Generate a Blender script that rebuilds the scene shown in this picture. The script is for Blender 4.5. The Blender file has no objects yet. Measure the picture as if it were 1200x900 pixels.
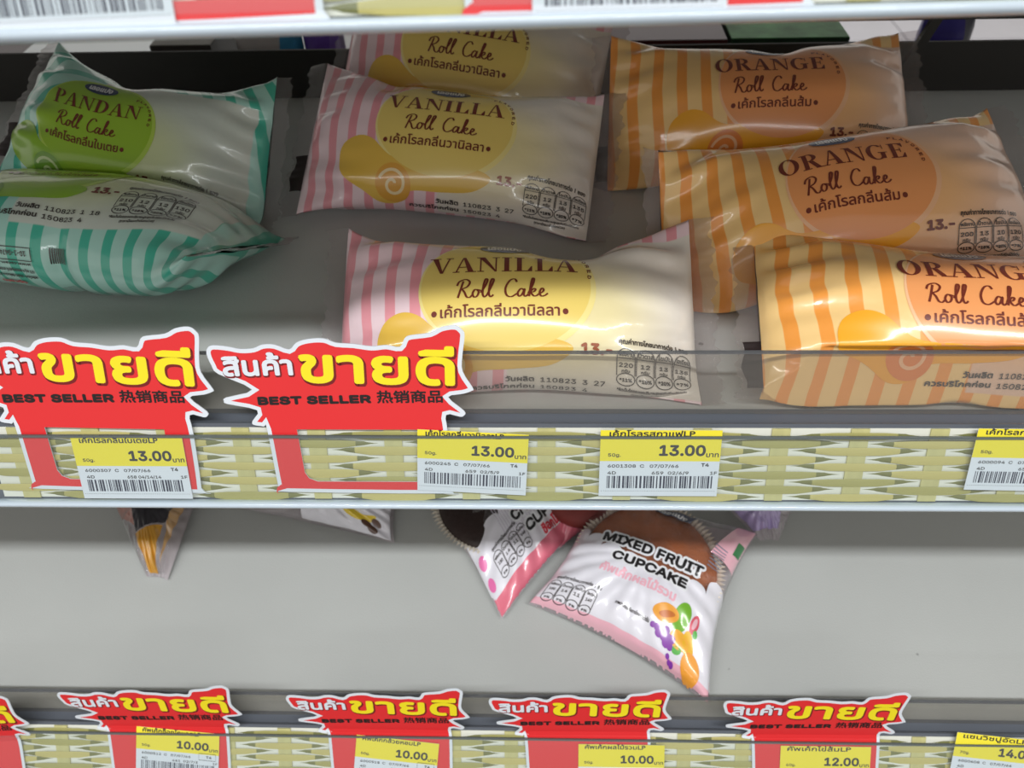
import bpy, math, random, os
import numpy as np
from mathutils import Vector, Matrix, noise
from mathutils.geometry import delaunay_2d_cdt
R_ = math.radians
SC = bpy.context.scene
COL = SC.collection
random.seed(4)

# ------------------------------------------------------------------ camera
EYE = 1.15                      # height of the lens above the floor (m)
TH, YAW, FPX = R_(46.0), R_(2.5), 900.0
FW = Vector((-math.sin(YAW) * math.cos(TH), math.cos(YAW) * math.cos(TH), -math.sin(TH)))
UP = Vector((0, -FW.z, FW.y)).normalized()
RT = FW.cross(UP)
cam = bpy.data.cameras.new('camera')
cam_o = bpy.data.objects.new('camera', cam)
COL.objects.link(cam_o)
m3 = Matrix((RT, UP, -FW)).transposed()
cam_o.matrix_world = Matrix.Translation((0, 0, EYE)) @ m3.to_4x4()
cam.sensor_width = 36
cam.lens = 36 * FPX / 1200
cam.clip_start = .01
cam.dof.use_dof = True
cam.dof.focus_distance = .325
cam.dof.aperture_fstop = 14
SC.camera = cam_o

# ------------------------------------------------------------------ world, lamps, exposure
w = bpy.data.worlds.new('store_air')
SC.world = w
w.use_nodes = True
w.node_tree.nodes['Background'].inputs[0].default_value = (1.0, .955, .89, 1)
w.node_tree.nodes['Background'].inputs[1].default_value = .54


def strip_lamp(name, y, z, length, width, power, col):
    l = bpy.data.lights.new(name, 'AREA')
    l.shape = 'RECTANGLE'
    l.size, l.size_y = length, width
    l.energy, l.color = power, col
    o = bpy.data.objects.new(name, l)
    COL.objects.link(o)
    o.location = (0, y, z)
    d = Vector((0, .3, EYE - .2)) - o.location
    o.rotation_euler = d.to_track_quat('-Z', 'Y').to_euler()
    return o


strip_lamp('ceiling_lamp', -.80, 2.82, 3.6, .10, 51, (.97, .99, 1.0))
strip_lamp('ceiling_lamp', -3.2, 2.90, 3.6, .12, 15, (.95, .98, 1.0))
strip_lamp('ceiling_lamp', 2.6, 2.9, 3.6, .12, 50, (.95, .98, 1.0))
SC.view_settings.view_transform = 'Standard'
SC.view_settings.look = 'None'
SC.view_settings.gamma = 1
SC.view_settings.use_curve_mapping = False
SC.view_settings.exposure = 0.0
SC.cycles.max_bounces = 10
SC.cycles.transparent_max_bounces = 16
SC.cycles.caustics_reflective = False
SC.cycles.caustics_refractive = False


# ------------------------------------------------------------------ measuring: millimetres, origin at the lens, y into the shelf
def ray(px, py):
    return FW + RT * ((px - 600) / FPX) + UP * ((450 - py) / FPX)


def at_t(px, py, t):
    return ray(px, py) * t


def at_z(px, py, z):
    r = ray(px, py)
    return r * (z / r.z)


# ------------------------------------------------------------------ materials
def lin(c):
    return tuple(((v / 255) / 12.92 if v / 255 <= .04045 else ((v / 255 + .055) / 1.055) ** 2.4) for v in c) + (1,)


MATS = {}


def mat(name, rgb, rough=.5, coat=0, noise_amt=0, nscale=60, metal=0, bump=0, bscale=400, stretch=None, spec=.5):
    if name in MATS:
        return MATS[name]
    m = bpy.data.materials.new(name)
    m.use_nodes = True
    nt = m.node_tree
    b = nt.nodes['Principled BSDF']
    b.inputs['Roughness'].default_value = rough
    b.inputs['Metallic'].default_value = metal
    b.inputs['Coat Weight'].default_value = coat
    b.inputs['Coat Roughness'].default_value = .12
    b.inputs['Specular IOR Level'].default_value = spec
    b.inputs['Base Color'].default_value = lin(rgb)
    tc = nt.nodes.new('ShaderNodeTexCoord')
    mp = nt.nodes.new('ShaderNodeMapping')
    nt.links.new(tc.outputs['Object'], mp.inputs[0])
    if stretch:
        mp.inputs['Scale'].default_value = stretch
    if noise_amt:
        n = nt.nodes.new('ShaderNodeTexNoise')
        n.inputs['Scale'].default_value = nscale
        n.inputs['Detail'].default_value = 6
        nt.links.new(mp.outputs[0], n.inputs['Vector'])
        r = nt.nodes.new('ShaderNodeMapRange')
        r.inputs[1].default_value, r.inputs[2].default_value = .3, .7
        r.inputs[3].default_value, r.inputs[4].default_value = 1 - noise_amt, 1 + noise_amt * .5
        nt.links.new(n.outputs[0], r.inputs[0])
        mx = nt.nodes.new('ShaderNodeVectorMath')
        mx.operation = 'SCALE'
        mx.inputs[0].default_value = lin(rgb)[:3]
        nt.links.new(r.outputs[0], mx.inputs['Scale'])
        nt.links.new(mx.outputs[0], b.inputs['Base Color'])
    if bump:
        n = nt.nodes.new('ShaderNodeTexNoise')
        n.inputs['Scale'].default_value = bscale
        n.inputs['Detail'].default_value = 4
        nt.links.new(mp.outputs[0], n.inputs['Vector'])
        bp = nt.nodes.new('ShaderNodeBump')
        bp.inputs['Strength'].default_value = bump
        bp.inputs['Distance'].default_value = .001
        nt.links.new(n.outputs[0], bp.inputs['Height'])
        nt.links.new(bp.outputs[0], b.inputs['Normal'])
    MATS[name] = m
    return m


def clear_mat(name, tint, haze=.12, haze_rgb=(200, 205, 205), rough=.08, gloss=1.0, bump=0, bscale=300):
    if name in MATS:
        return MATS[name]
    m = bpy.data.materials.new(name)
    m.use_nodes = True
    nt = m.node_tree
    nt.nodes.clear()
    out = nt.nodes.new('ShaderNodeOutputMaterial')
    tr = nt.nodes.new('ShaderNodeBsdfTransparent')
    tr.inputs[0].default_value = lin(tint)
    df = nt.nodes.new('ShaderNodeBsdfDiffuse')
    df.inputs[0].default_value = lin(haze_rgb)
    gl = nt.nodes.new('ShaderNodeBsdfGlossy')
    gl.inputs['Roughness'].default_value = rough
    m1 = nt.nodes.new('ShaderNodeMixShader')
    m1.inputs[0].default_value = haze
    nt.links.new(tr.outputs[0], m1.inputs[1])
    nt.links.new(df.outputs[0], m1.inputs[2])
    # reflectance of a thin sheet, the same from either side
    geo = nt.nodes.new('ShaderNodeNewGeometry')
    dt = nt.nodes.new('ShaderNodeVectorMath'); dt.operation = 'DOT_PRODUCT'
    nt.links.new(geo.outputs['Normal'], dt.inputs[0]); nt.links.new(geo.outputs['Incoming'], dt.inputs[1])

    def mth(op, a, b=0.0):
        n = nt.nodes.new('ShaderNodeMath'); n.operation = op
        for i, v in enumerate((a, b)):
            if isinstance(v, (int, float)): n.inputs[i].default_value = v
            else: nt.links.new(v, n.inputs[i])
        return n.outputs[0]
    ab = mth('ABSOLUTE', dt.outputs['Value'])
    sch = mth('ADD', mth('MULTIPLY', mth('POWER', mth('SUBTRACT', 1.0, ab), 5.0), .9), .05)
    mu = nt.nodes.new('ShaderNodeMath')
    mu.operation = 'MULTIPLY'
    mu.use_clamp = True
    mu.inputs[1].default_value = gloss
    nt.links.new(sch, mu.inputs[0])
    m2 = nt.nodes.new('ShaderNodeMixShader')
    nt.links.new(mu.outputs[0], m2.inputs[0])
    nt.links.new(m1.outputs[0], m2.inputs[1])
    nt.links.new(gl.outputs[0], m2.inputs[2])
    nt.links.new(m2.outputs[0], out.inputs[0])
    if bump:
        n = nt.nodes.new('ShaderNodeTexNoise')
        n.inputs['Scale'].default_value = bscale
        bp = nt.nodes.new('ShaderNodeBump')
        bp.inputs['Strength'].default_value = bump
        bp.inputs['Distance'].default_value = .001
        nt.links.new(n.outputs[0], bp.inputs['Height'])
        nt.links.new(bp.outputs[0], gl.inputs['Normal'])
    MATS[name] = m
    return m


# ------------------------------------------------------------------ objects
def put(name, V, F, mats, parent=None, smooth=False, fm=None, uv=None, normals=None):
    """V in millimetres in the parent's frame"""
    me = bpy.data.meshes.new(name)
    V = np.asarray(V, float) * .001
    me.from_pydata(V.tolist(), [], [list(map(int, f)) for f in F])
    for m in (mats if isinstance(mats, (list, tuple)) else [mats]):
        me.materials.append(m)
    if fm is not None:
        me.polygons.foreach_set('material_index', np.asarray(fm, np.int32))
    if uv is not None:
        l = me.uv_layers.new(name='UVMap')
        vi = np.zeros(len(me.loops), np.int32)
        me.loops.foreach_get('vertex_index', vi)
        l.data.foreach_set('uv', np.asarray(uv, np.float32)[vi].ravel())
    if smooth or normals is not None:
        me.polygons.foreach_set('use_smooth', [True] * len(me.polygons))
    if normals is not None:
        me.normals_split_custom_set_from_vertices([tuple(n) for n in normals])
    me.update()
    o = bpy.data.objects.new(name, me)
    COL.objects.link(o)
    if parent:
        o.parent = parent
    return o


def tag(o, label=None, cat=None, group=None, kind=None):
    if label: o['label'] = label
    if cat: o['category'] = cat
    if group: o['group'] = group
    if kind: o['kind'] = kind
    return o


def thing(name, label, cat, mtx, group=None):
    """mtx: 4x4 in millimetres about the lens"""
    o = bpy.data.objects.new(name, None)
    o.empty_display_size = .02
    COL.objects.link(o)
    m = mtx.copy()
    m.translation = m.translation * .001 + Vector((0, 0, EYE))
    o.matrix_world = m
    return tag(o, label, cat, group)


def TR(x, y, z):
    return Matrix.Translation((x, y, z))


def prism(prof, x0, x1, closed=True):
    """(y,z) outline drawn along x; returns V,F"""
    n = len(prof)
    V = [(x0, y, z) for y, z in prof] + [(x1, y, z) for y, z in prof]
    F = [(i, (i + 1) % n, n + (i + 1) % n, n + i) for i in range(n if closed else n - 1)]
    if closed:
        F += [tuple(range(n))[::-1], tuple(range(n, 2 * n))]
    return V, F


def box(x0, x1, y0, y1, z0, z1):
    return prism([(y0, z0), (y0, z1), (y1, z1), (y1, z0)][::-1], x0, x1)


def join(*vf):
    V, F = [], []
    for v, f in vf:
        k = len(V)
        V += [tuple(p) for p in v]
        F += [tuple(i + k for i in q) for q in f]
    return V, F


# ------------------------------------------------------------------ flat shapes (V Nx2, T Mx3)
def loop_fill(loops, step=None, positive=False):
    pts, edges = [], []
    for L in loops:
        k = len(pts)
        n = len(L)
        for p in L: pts.append(Vector((float(p[0]), float(p[1]))))
        edges += [(k + i, k + (i + 1) % n) for i in range(n)]
    A = np.array([tuple(p) for p in pts])
    B = np.array([tuple(pts[e[1]]) for e in edges])
    A0 = np.array([tuple(pts[e[0]]) for e in edges])

    def wind(Q):
        out = np.zeros(len(Q), int)
        for s in range(0, len(Q), 2000):
            q = Q[s:s + 2000]
            ax, ay = A0[None, :, 0], A0[None, :, 1]
            bx, by = B[None, :, 0], B[None, :, 1]
            x, y = q[:, None, 0], q[:, None, 1]
            side = (bx - ax) * (y - ay) - (x - ax) * (by - ay)
            out[s:s + 2000] = ((ay <= y) & (by > y) & (side > 0)).sum(1) - ((ay > y) & (by <= y) & (side < 0)).sum(1)
        return out
    if step:
        lo, hi = A.min(0), A.max(0)
        gx, gy = np.meshgrid(np.arange(lo[0] + step * .5, hi[0], step), np.arange(lo[1] + step * .37, hi[1], step))
        G = np.stack([gx.ravel(), gy.ravel()], 1)
        if len(G):
            G = G[wind(G) != 0]
            for g in G: pts.append(Vector((g[0], g[1])))
        # split long outline edges too
        e2 = []
        for a, b in edges:
            d = (pts[b] - pts[a]).length
            k = int(d // step)
            last = a
            for i in range(1, k + 1):
                pts.append(pts[a].lerp(pts[b], i / (k + 1)))
                e2.append((last, len(pts) - 1))
                last = len(pts) - 1
            e2.append((last, b))
        edges = e2
    v, e, f, *_ = delaunay_2d_cdt(pts, edges, [], 0, 1e-5)
    v = np.array([tuple(p) for p in v])
    f = np.array([t for t in f if len(t) == 3])
    c = v[f].mean(1)
    wn = wind(c)
    f = f[wn > 0] if positive else f[wn != 0]
    a, b, cc = v[f[:, 0]], v[f[:, 1]], v[f[:, 2]]
    neg = ((b - a)[:, 0] * (cc - a)[:, 1] - (b - a)[:, 1] * (cc - a)[:, 0]) < 0
    f[neg] = f[neg][:, ::-1]
    return v, f


def v3(v):
    v = np.asarray(v, float)
    return v if v.shape[1] == 3 else np.concatenate([v, np.zeros((len(v), 1))], 1)


def cat(*it):
    it = [(v3(i[0]), i[1]) for i in it if len(i[0])]
    V, T, k = [], [], 0
    for v, t in it:
        V.append(np.asarray(v, float)); T.append(np.asarray(t, int) + k); k += len(v)
    return np.concatenate(V), np.concatenate(T)


def xf(sh, dx=0, dy=0, sx=1, sy=None, rot=0):
    v, t = sh
    sy = sx if sy is None else sy
    v = v3(v) * [sx, sy, 1]
    c, s = math.cos(R_(rot)), math.sin(R_(rot))
    v = np.stack([v[:, 0] * c - v[:, 1] * s + dx, v[:, 0] * s + v[:, 1] * c + dy, v[:, 2]], 1)
    return v, t


def fat(sh, r, n=8):
    v, t = sh
    v = v3(v)
    out = [(v, t)]
    for i in range(n):
        a = 2 * math.pi * i / n
        out.append((v + [r * math.cos(a), r * math.sin(a), .003 * (i + 1)], t))
    return cat(*out)


def refine(v, t, mx=1.8, rounds=4):
    """split long triangles so a print can follow a curved surface"""
    v, t = v3(v), np.asarray(t, int)
    for _ in range(rounds):
        a, b, c = v[t[:, 0], :2], v[t[:, 1], :2], v[t[:, 2], :2]
        L = np.max([np.hypot(*(a - b).T), np.hypot(*(b - c).T), np.hypot(*(c - a).T)], axis=0)
        big = L > mx
        if not big.any(): break
        tb = t[big]
        A, B, C_ = v[tb[:, 0]], v[tb[:, 1]], v[tb[:, 2]]
        n, m = len(v), len(tb)
        v = np.concatenate([v, (A + B) / 2, (B + C_) / 2, (C_ + A) / 2])
        ab, bc, ca = n + np.arange(m), n + m + np.arange(m), n + 2 * m + np.arange(m)
        new = np.concatenate([np.stack([tb[:, 0], ab, ca], 1), np.stack([ab, tb[:, 1], bc], 1), np.stack([ca, bc, tb[:, 2]], 1), np.stack([ab, bc, ca], 1)])
        t = np.concatenate([t[~big], new])
    return v, t


def ellipse(cx, cy, rx, ry, n=48, rot=0):
    a = np.arange(n) * 2 * math.pi / n
    x, y = rx * np.cos(a), ry * np.sin(a)
    c, s = math.cos(R_(rot)), math.sin(R_(rot))
    return np.stack([cx + x * c - y * s, cy + x * s + y * c], 1)


def smooth_path(P, n=8, closed=False):
    P = [np.array(p, float) for p in P]
    out = []
    N = len(P)
    rng = range(N if closed else N - 1)
    for i in rng:
        p0 = P[(i - 1) % N] if closed or i > 0 else P[0]
        p1, p2 = P[i], P[(i + 1) % N]
        p3 = P[(i + 2) % N] if closed or i + 2 < N else P[-1]
        for k in range(n):
            t = k / n
            out.append(.5 * ((2 * p1) + (-p0 + p2) * t + (2 * p0 - 5 * p1 + 4 * p2 - p3) * t * t + (-p0 + 3 * p1 - 3 * p2 + p3) * t ** 3))
    if not closed: out.append(P[-1])
    return np.array(out)


def stroke(P, wd, closed=False, maxseg=None):
    P = np.asarray(P, float)
    if maxseg:
        Q = []
        M = len(P)
        for i in range(M if closed else M - 1):
            a, b = P[i], P[(i + 1) % M]
            k = max(1, int(np.linalg.norm(b - a) / maxseg))
            for j in range(k): Q.append(a + (b - a) * j / k)
        if not closed: Q.append(P[-1])
        P = np.array(Q)
    n = len(P)
    if closed:
        d = np.roll(P, -1, 0) - np.roll(P, 1, 0)
    else:
        d = np.gradient(P, axis=0)
    d /= np.linalg.norm(d, axis=1)[:, None] + 1e-9
    nn = np.stack([-d[:, 1], d[:, 0]], 1)
    wv = (np.asarray(wd) * np.ones(n))[:, None] / 2
    V = np.concatenate([P + nn * wv, P - nn * wv])
    T = []
    for i in range(n if closed else n - 1):
        j = (i + 1) % n
        T += [(i, n + i, n + j), (i, n + j, j)]
    return V, np.array(T)


def rect(x0, y0, x1, y1):
    return np.array([(x0, y0), (x1, y0), (x1, y1), (x0, y1)], float)


# ---- lettering from Blender's own bundled fonts
def bundled(fn):
    try:
        p = os.path.join(bpy.utils.system_resource('DATAFILES'), 'fonts', fn)
        return bpy.data.fonts.load(p) if os.path.exists(p) else None
    except Exception:
        return None


SANS = bundled('Inter.woff2')
_tc = {}


def glyphs(s, res=3):
    """text as a flat shape at em size 1, baseline 0"""
    if s in _tc: return _tc[s]
    c = bpy.data.curves.new('lettering', 'FONT')
    c.body = s
    if SANS and all(ord(ch) < 128 for ch in s): c.font = SANS
    c.resolution_u = res
    c.dimensions = '2D'
    c.fill_mode = 'NONE'
    o = bpy.data.objects.new('lettering', c)
    COL.objects.link(o)
    bpy.context.view_layer.update()
    me = o.to_mesh()
    P = [(v.co.x, v.co.y) for v in me.vertices]
    nxt = {}
    for e in me.edges:
        a, b = e.vertices
        nxt.setdefault(a, []).append(b)
        nxt.setdefault(b, []).append(a)
    loops, seen = [], set()
    for a in range(len(P)):
        if a in seen or a not in nxt: continue
        L = [a]; seen.add(a)
        # follow stored order (indices rise around a spline)
        cur = a
        while True:
            c2 = [b for b in nxt[cur] if b not in seen]
            if not c2: break
            b = min(c2) if cur == a else c2[0]
            L.append(b); seen.add(b); cur = b
        if len(L) > 2: loops.append(np.array([P[i] for i in L]))
    o.to_mesh_clear()
    bpy.data.objects.remove(o)
    bpy.data.curves.remove(c)
    _tc[s] = loop_fill(loops) if loops else (np.zeros((0, 2)), np.zeros((0, 3), int))
    return _tc[s]


def text(s, x0, x1, y, h, bold=0, rot=0, shear=0, base=None):
    """fit text between x0 and x1 (before rotation about (x0,y)); h = height of H, baseline y"""
    v, t = glyphs(s)
    lo, hi = v[:, 0].min(), v[:, 0].max()
    sx = (x1 - x0) / (hi - lo)
    sy = h / (base or .727)
    v = (v[:, :2] - [lo, 0]) * [sx, sy]
    v = v + np.stack([v[:, 1] * shear, v[:, 0] * 0], 1)
    sh = (v, t)
    if bold: sh = fat(sh, bold, 8)
    return xf(sh, x0, y, 1, 1, rot)


TB = .60     # height of a Thai consonant in em


# ---- a display serif, drawn letter by letter (cap height 1)
def serif_glyph(ch):
    S = []

    def q(*p): S.append(np.array(p, float))

    def r(x0, y0, x1, y1): S.append(rect(x0, y0, x1, y1))

    def half(cx, cy, rx, ry, ix, iy, x0):
        a = np.linspace(-math.pi / 2, math.pi / 2, 18)
        out = [(x0, cy - ry)] + [(cx + rx * math.cos(t), cy + ry * math.sin(t)) for t in a] + [(x0, cy + ry)]
        inn = [(x0, cy + iy)] + [(cx + ix * math.cos(t), cy + iy * math.sin(t)) for t in a[::-1]] + [(x0, cy - iy)]
        S.append(np.array(out + inn))
    e = .05
    if ch == 'V':
        q((.06, 1), (.44, 0), (.56, 0), (.31, 1)); q((.80, 1), (.49, 0), (.56, 0), (.87, 1)); r(-.04, 1 - e, .44, 1); r(.68, 1 - e, 1.0, 1); wd = .97
    elif ch == 'A':
        q((.08, 0), (.15, 0), (.46, 1), (.40, 1)); q((.40, 1), (.64, 0), (.89, 0), (.52, 1)); r(.20, .3, .72, .3 + e); r(-.03, 0, .27, e); r(.52, 0, .99, e); wd = .97
    elif ch == 'N':
        r(.13, 0, .19, 1); q((.06, 1), (.78, 0), (.86, 0), (.34, 1)); r(.80, 0, .86, 1); r(-.02, 1 - e, .3, 1); r(.02, 0, .31, e); r(.67, 1 - e, .99, 1); wd = 1.0
    elif ch == 'I':
        r(.14, 0, .35, 1); r(.03, 0, .46, e); r(.03, 1 - e, .46, 1); wd = .5
    elif ch == 'L':
        r(.14, 0, .35, 1); r(.03, 0, .8, e); r(.03, 1 - e, .46, 1); q((.8, 0), (.8, .34), (.76, .34), (.6, e), (.6, 0)); wd = .84
    elif ch == 'E':
        r(.14, 0, .35, 1); r(.03, 0, .78, e); r(.03, 1 - e, .75, 1); q((.78, 0), (.78, .32), (.74, .32), (.58, e), (.58, 0))
        q((.75, 1), (.55, 1), (.55, 1 - e), (.71, .72), (.75, .72)); r(.3, .49, .6, .49 + e); r(.56, .37, .6, .66); wd = .84
    elif ch == 'O':
        S += [ellipse(.48, .5, .47, .52, 40), ellipse(.48, .5, .25, .47, 40)[::-1]]; wd = .98
    elif ch == 'G':
        a = np.linspace(R_(48), R_(328), 30)
        out = [(.48 + .47 * math.cos(t), .5 + .52 * math.sin(t)) for t in a]
        inn = [(.48 + .25 * math.cos(t), .5 + .47 * math.sin(t)) for t in a[::-1]]
        S.append(np.array(out + inn)); r(.66, .05, .87, .44); r(.54, .42, .98, .42 + e); r(.80, .68, .84, 1.0); wd = 1.0
    elif ch == 'D':
        r(.14, 0, .35, 1); r(.03, 0, .4, e); r(.03, 1 - e, .4, 1); half(.38, .5, .55, .5, .33, .455, .3); wd = .98
    elif ch == 'P':
        r(.14, 0, .35, 1); r(.03, 0, .46, e); r(.03, 1 - e, .4, 1); half(.42, .73, .38, .27, .18, .225, .3); wd = .84
    elif ch == 'R':
        r(.14, 0, .35, 1); r(.03, 0, .46, e); r(.03, 1 - e, .4, 1); half(.42, .75, .36, .25, .16, .205, .3)
        q((.38, .5), (.60, .5), (.92, 0), (.68, 0)); r(.66, 0, 1.0, e); wd = .98
    return S, wd


def serif(word, x0, x1, y, h, arc=0):
    x, parts = 0, []
    for ch in word:
        S, wd = serif_glyph(ch)
        if ch in 'OG':
            parts.append((loop_fill(S), x))
        else:
            parts.append((cat(*[(v3(a) + [0, 0, .004 * i], b) for i, (a, b) in enumerate(loop_fill([l]) for l in S)]), x))
        x += wd + .05
    k = (x1 - x0) / (x - .05)
    return cat(*[xf((v3(v) + [dx, 0, 0], t), x0, y, k, h) for (v, t), dx in parts])


SCRIPT = [
    [(.10, .0), (.22, .45), (.34, .93)], [(.05, .68), (.16, .92), (.46, 1.03), (.64, .86), (.52, .6), (.24, .47)], [(.26, .5), (.4, .3), (.5, .05), (.64, 0), (.76, .12)],
    [(1.02, .4), (.88, .42), (.78, .2), (.86, .01), (1.0, .08), (1.06, .3), (.98, .42), (1.18, .36)],
    [(1.16, .25), (1.38, .68), (1.46, .98), (1.37, 1.02), (1.28, .68), (1.24, .2), (1.32, .01), (1.45, .12)],
    [(1.45, .12), (1.67, .68), (1.75, .98), (1.66, 1.02), (1.57, .68), (1.53, .2), (1.61, .01), (1.74, .12)],
    [(2.82, .82), (2.72, 1.0), (2.5, .92), (2.3, .5), (2.34, .1), (2.56, -.01), (2.82, .16)],
    [(3.12, .38), (3.0, .43), (2.86, .2), (2.92, .01), (3.06, .12), (3.18, .42), (3.14, .1), (3.22, .0), (3.34, .12)],
    [(3.34, .15), (3.54, .62), (3.62, .97), (3.54, 1.02), (3.46, .62), (3.38, .0)],
    [(3.4, .18), (3.58, .42), (3.68, .38), (3.6, .25), (3.47, .22), (3.58, .03), (3.7, .02), (3.82, .12)],
    [(3.82, .14), (4.0, .24), (4.05, .38), (3.96, .44), (3.86, .2), (3.94, .01), (4.1, .04), (4.24, .16)]]


def script_words(x0, x1, y, h, wd=.75):
    k = (x1 - x0) / 4.24
    out = []
    for s in SCRIPT:
        p = smooth_path(s, 6) * [k, h] + [x0, y]
        d = np.gradient(p, axis=0)
        ang = np.abs(d[:, 1]) / (np.linalg.norm(d, axis=1) + 1e-9)
        q = stroke(p, wd * (.55 + .65 * ang))
        out.append((v3(q[0]) + [0, 0, .003 * len(out)], q[1]))
    return cat(*out)


# ------------------------------------------------------------------ mapping flat shapes on solids
def flat_print(name, sh, z, m, parent):
    v, t = sh
    V = v3(v) + [0, 0, z]
    return put(name, V, t, m, parent)


# ================================================================== the store behind
floor_m = mat('floor_tile_pale', (196, 194, 200), .25, noise_amt=.05, nscale=9)
grout = mat('floor_joint', (96, 92, 92), .8)
fl = put('floor', *box(-3000, 3500, -2500, 4800, -1156, -1150), grout)
tag(fl, kind='structure')
fl.location = (0, 0, EYE)
tile_me = None
for i in range(-2, 5):
    for j in range(6):
        x, y = i * 602 + 120, 1600 + j * 602
        if tile_me is None:
            t0 = put('tile', *box(1.5, 598.5, 1.5, 598.5, 0, 5), floor_m, fl); tile_me = t0.data
        else:
            t0 = bpy.data.objects.new('tile', tile_me); COL.objects.link(t0); t0.parent = fl
        t0.location = (x * .001, y * .001, -1.150)

# ================================================================== shelves
steel = mat('shelf_paint_grey', (189, 191, 188), .42, noise_amt=.05, nscale=7, bump=.12, bscale=900)
edge_m = mat('shelf_edge_slate', (92, 97, 106), .4)
_nt = steel.node_tree
_b = _nt.nodes['Principled BSDF']
_src = _b.inputs['Base Color'].links[0].from_socket
_co = _nt.nodes.new('ShaderNodeTexCoord')
_vo = _nt.nodes.new('ShaderNodeTexVoronoi'); _vo.inputs['Scale'].default_value = 26
_nz = _nt.nodes.new('ShaderNodeTexNoise'); _nz.inputs['Scale'].default_value = 420
_ad = _nt.nodes.new('ShaderNodeMath'); _ad.operation = 'MULTIPLY_ADD'; _ad.inputs[1].default_value = .05
_rg = _nt.nodes.new('ShaderNodeMapRange'); _rg.inputs[1].default_value = .045; _rg.inputs[2].default_value = .06
_rg.inputs[3].default_value = .45; _rg.inputs[4].default_value = 1.0
_sc = _nt.nodes.new('ShaderNodeVectorMath'); _sc.operation = 'SCALE'
_nt.links.new(_co.outputs['Object'], _vo.inputs['Vector']); _nt.links.new(_co.outputs['Object'], _nz.inputs['Vector'])
_nt.links.new(_nz.outputs[0], _ad.inputs[0]); _nt.links.new(_vo.outputs['Distance'], _ad.inputs[2])
_nt.links.new(_ad.outputs[0], _rg.inputs[0]); _nt.links.new(_src, _sc.inputs[0]); _nt.links.new(_rg.outputs[0], _sc.inputs['Scale'])
_nt.links.new(_sc.outputs[0], _b.inputs['Base Color'])
dark_m = mat('back_stop_dark', (42, 40, 38), .5)
lip_m = clear_mat('guard_clear_grey', (243, 242, 240), haze=.09, haze_rgb=(176, 172, 166), rough=.15, gloss=.7)
lipedge_m = clear_mat('guard_edge', (190, 190, 190), haze=.35, haze_rgb=(140, 142, 146), rough=.2, gloss=.6)
cover_m = clear_mat('rail_cover_clear', (244, 248, 248), haze=.045, haze_rgb=(225, 235, 240), rough=.2, gloss=.9)
cover_edge = clear_mat('rail_cover_edge', (120, 130, 130), haze=.35, haze_rgb=(150, 160, 160), rough=.1)
rail_m = mat('rail_white_plastic', (214, 224, 232), .25, coat=.4)
bead_m = mat('rail_bead_pale', (196, 210, 222), .14, coat=.8)
paper_bg = mat('strip_backing_white', (226, 226, 214), .7)
straw = mat('bamboo_strand_straw', (204, 192, 120), .55, noise_amt=.22, nscale=90, stretch=(.12, 1, 1))
straw_g = mat('bamboo_strand_green', (178, 172, 104), .55, noise_amt=.25, nscale=90, stretch=(.12, 1, 1))
straw_d = mat('bamboo_strand_shaded', (128, 128, 74), .6, noise_amt=.3, nscale=90, stretch=(.12, 1, 1))  # olive strand ends, with the shade at the crossings put into the colour
stake_m = mat('bamboo_stake_straw', (204, 198, 138), .55, noise_amt=.2, nscale=120, stretch=(1, .12, 1))

strand_me = [None, None]
stake_me = None


def strand_mesh(m):
    xs = [-27, -22, -16, -10, 0, 10, 16, 22, 27]
    hh = [.45, .7, 1.25, 1.85, 1.95, 1.85, 1.25, .75, .45]
    zz = [-.1, .25, .85, 1.35, 1.5, 1.35, .85, .25, -.1]
    V, F = [], []
    for x, h, z in zip(xs, hh, zz):
        V += [(x, -h, z - .35), (x, 0, z + .15), (x, h, z - .35)]
    for i in range(len(xs) - 1):
        a = 3 * i
        F += [(a, a + 3, a + 4, a + 1), (a + 1, a + 4, a + 5, a + 2)]
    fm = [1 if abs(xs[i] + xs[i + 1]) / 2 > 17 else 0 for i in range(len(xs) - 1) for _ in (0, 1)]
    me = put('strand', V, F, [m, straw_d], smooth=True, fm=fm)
    d = me.data
    bpy.data.objects.remove(me)
    return d


def weave(parent, x0, x1, y0, y1, phase=0, ox=0):
    """plaited bamboo strip, its strands and stakes picked out one by one"""
    global stake_me
    bg = put('woven_strip', *box(x0, x1, y0, y1, 0, .25), paper_bg, parent)
    if strand_me[0] is None:
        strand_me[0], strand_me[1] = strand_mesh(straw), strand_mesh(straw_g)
        s = put('stake', *box(-3.6, 3.6, 0, 35, .3, .95), stake_m)
        stake_me = s.data
        bpy.data.objects.remove(s)
    k = 0
    x = x0 + ox
    while x < x1:
        s = bpy.data.objects.new('stake', stake_me); COL.objects.link(s); s.parent = bg
        s.location = (x * .001, y0 * .001, 0)
        s.scale = (1, (y1 - y0) / 35, 1)
        y = y0 + (1.5 if (k + phase) % 2 else 4.95)
        while y < y1 - .8:
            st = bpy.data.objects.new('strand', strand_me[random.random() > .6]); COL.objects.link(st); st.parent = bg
            st.location = ((x + random.uniform(-.8, .8)) * .001, (y + random.uniform(-.25, .25)) * .001, .0001)
            st.scale = (random.uniform(.95, 1.05), random.uniform(.85, 1.05), 1)
            st.rotation_euler = (0, 0, R_(random.uniform(-.5, .5)))
            y += 6.9
        x += 31
        k += 1
    return bg


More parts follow.
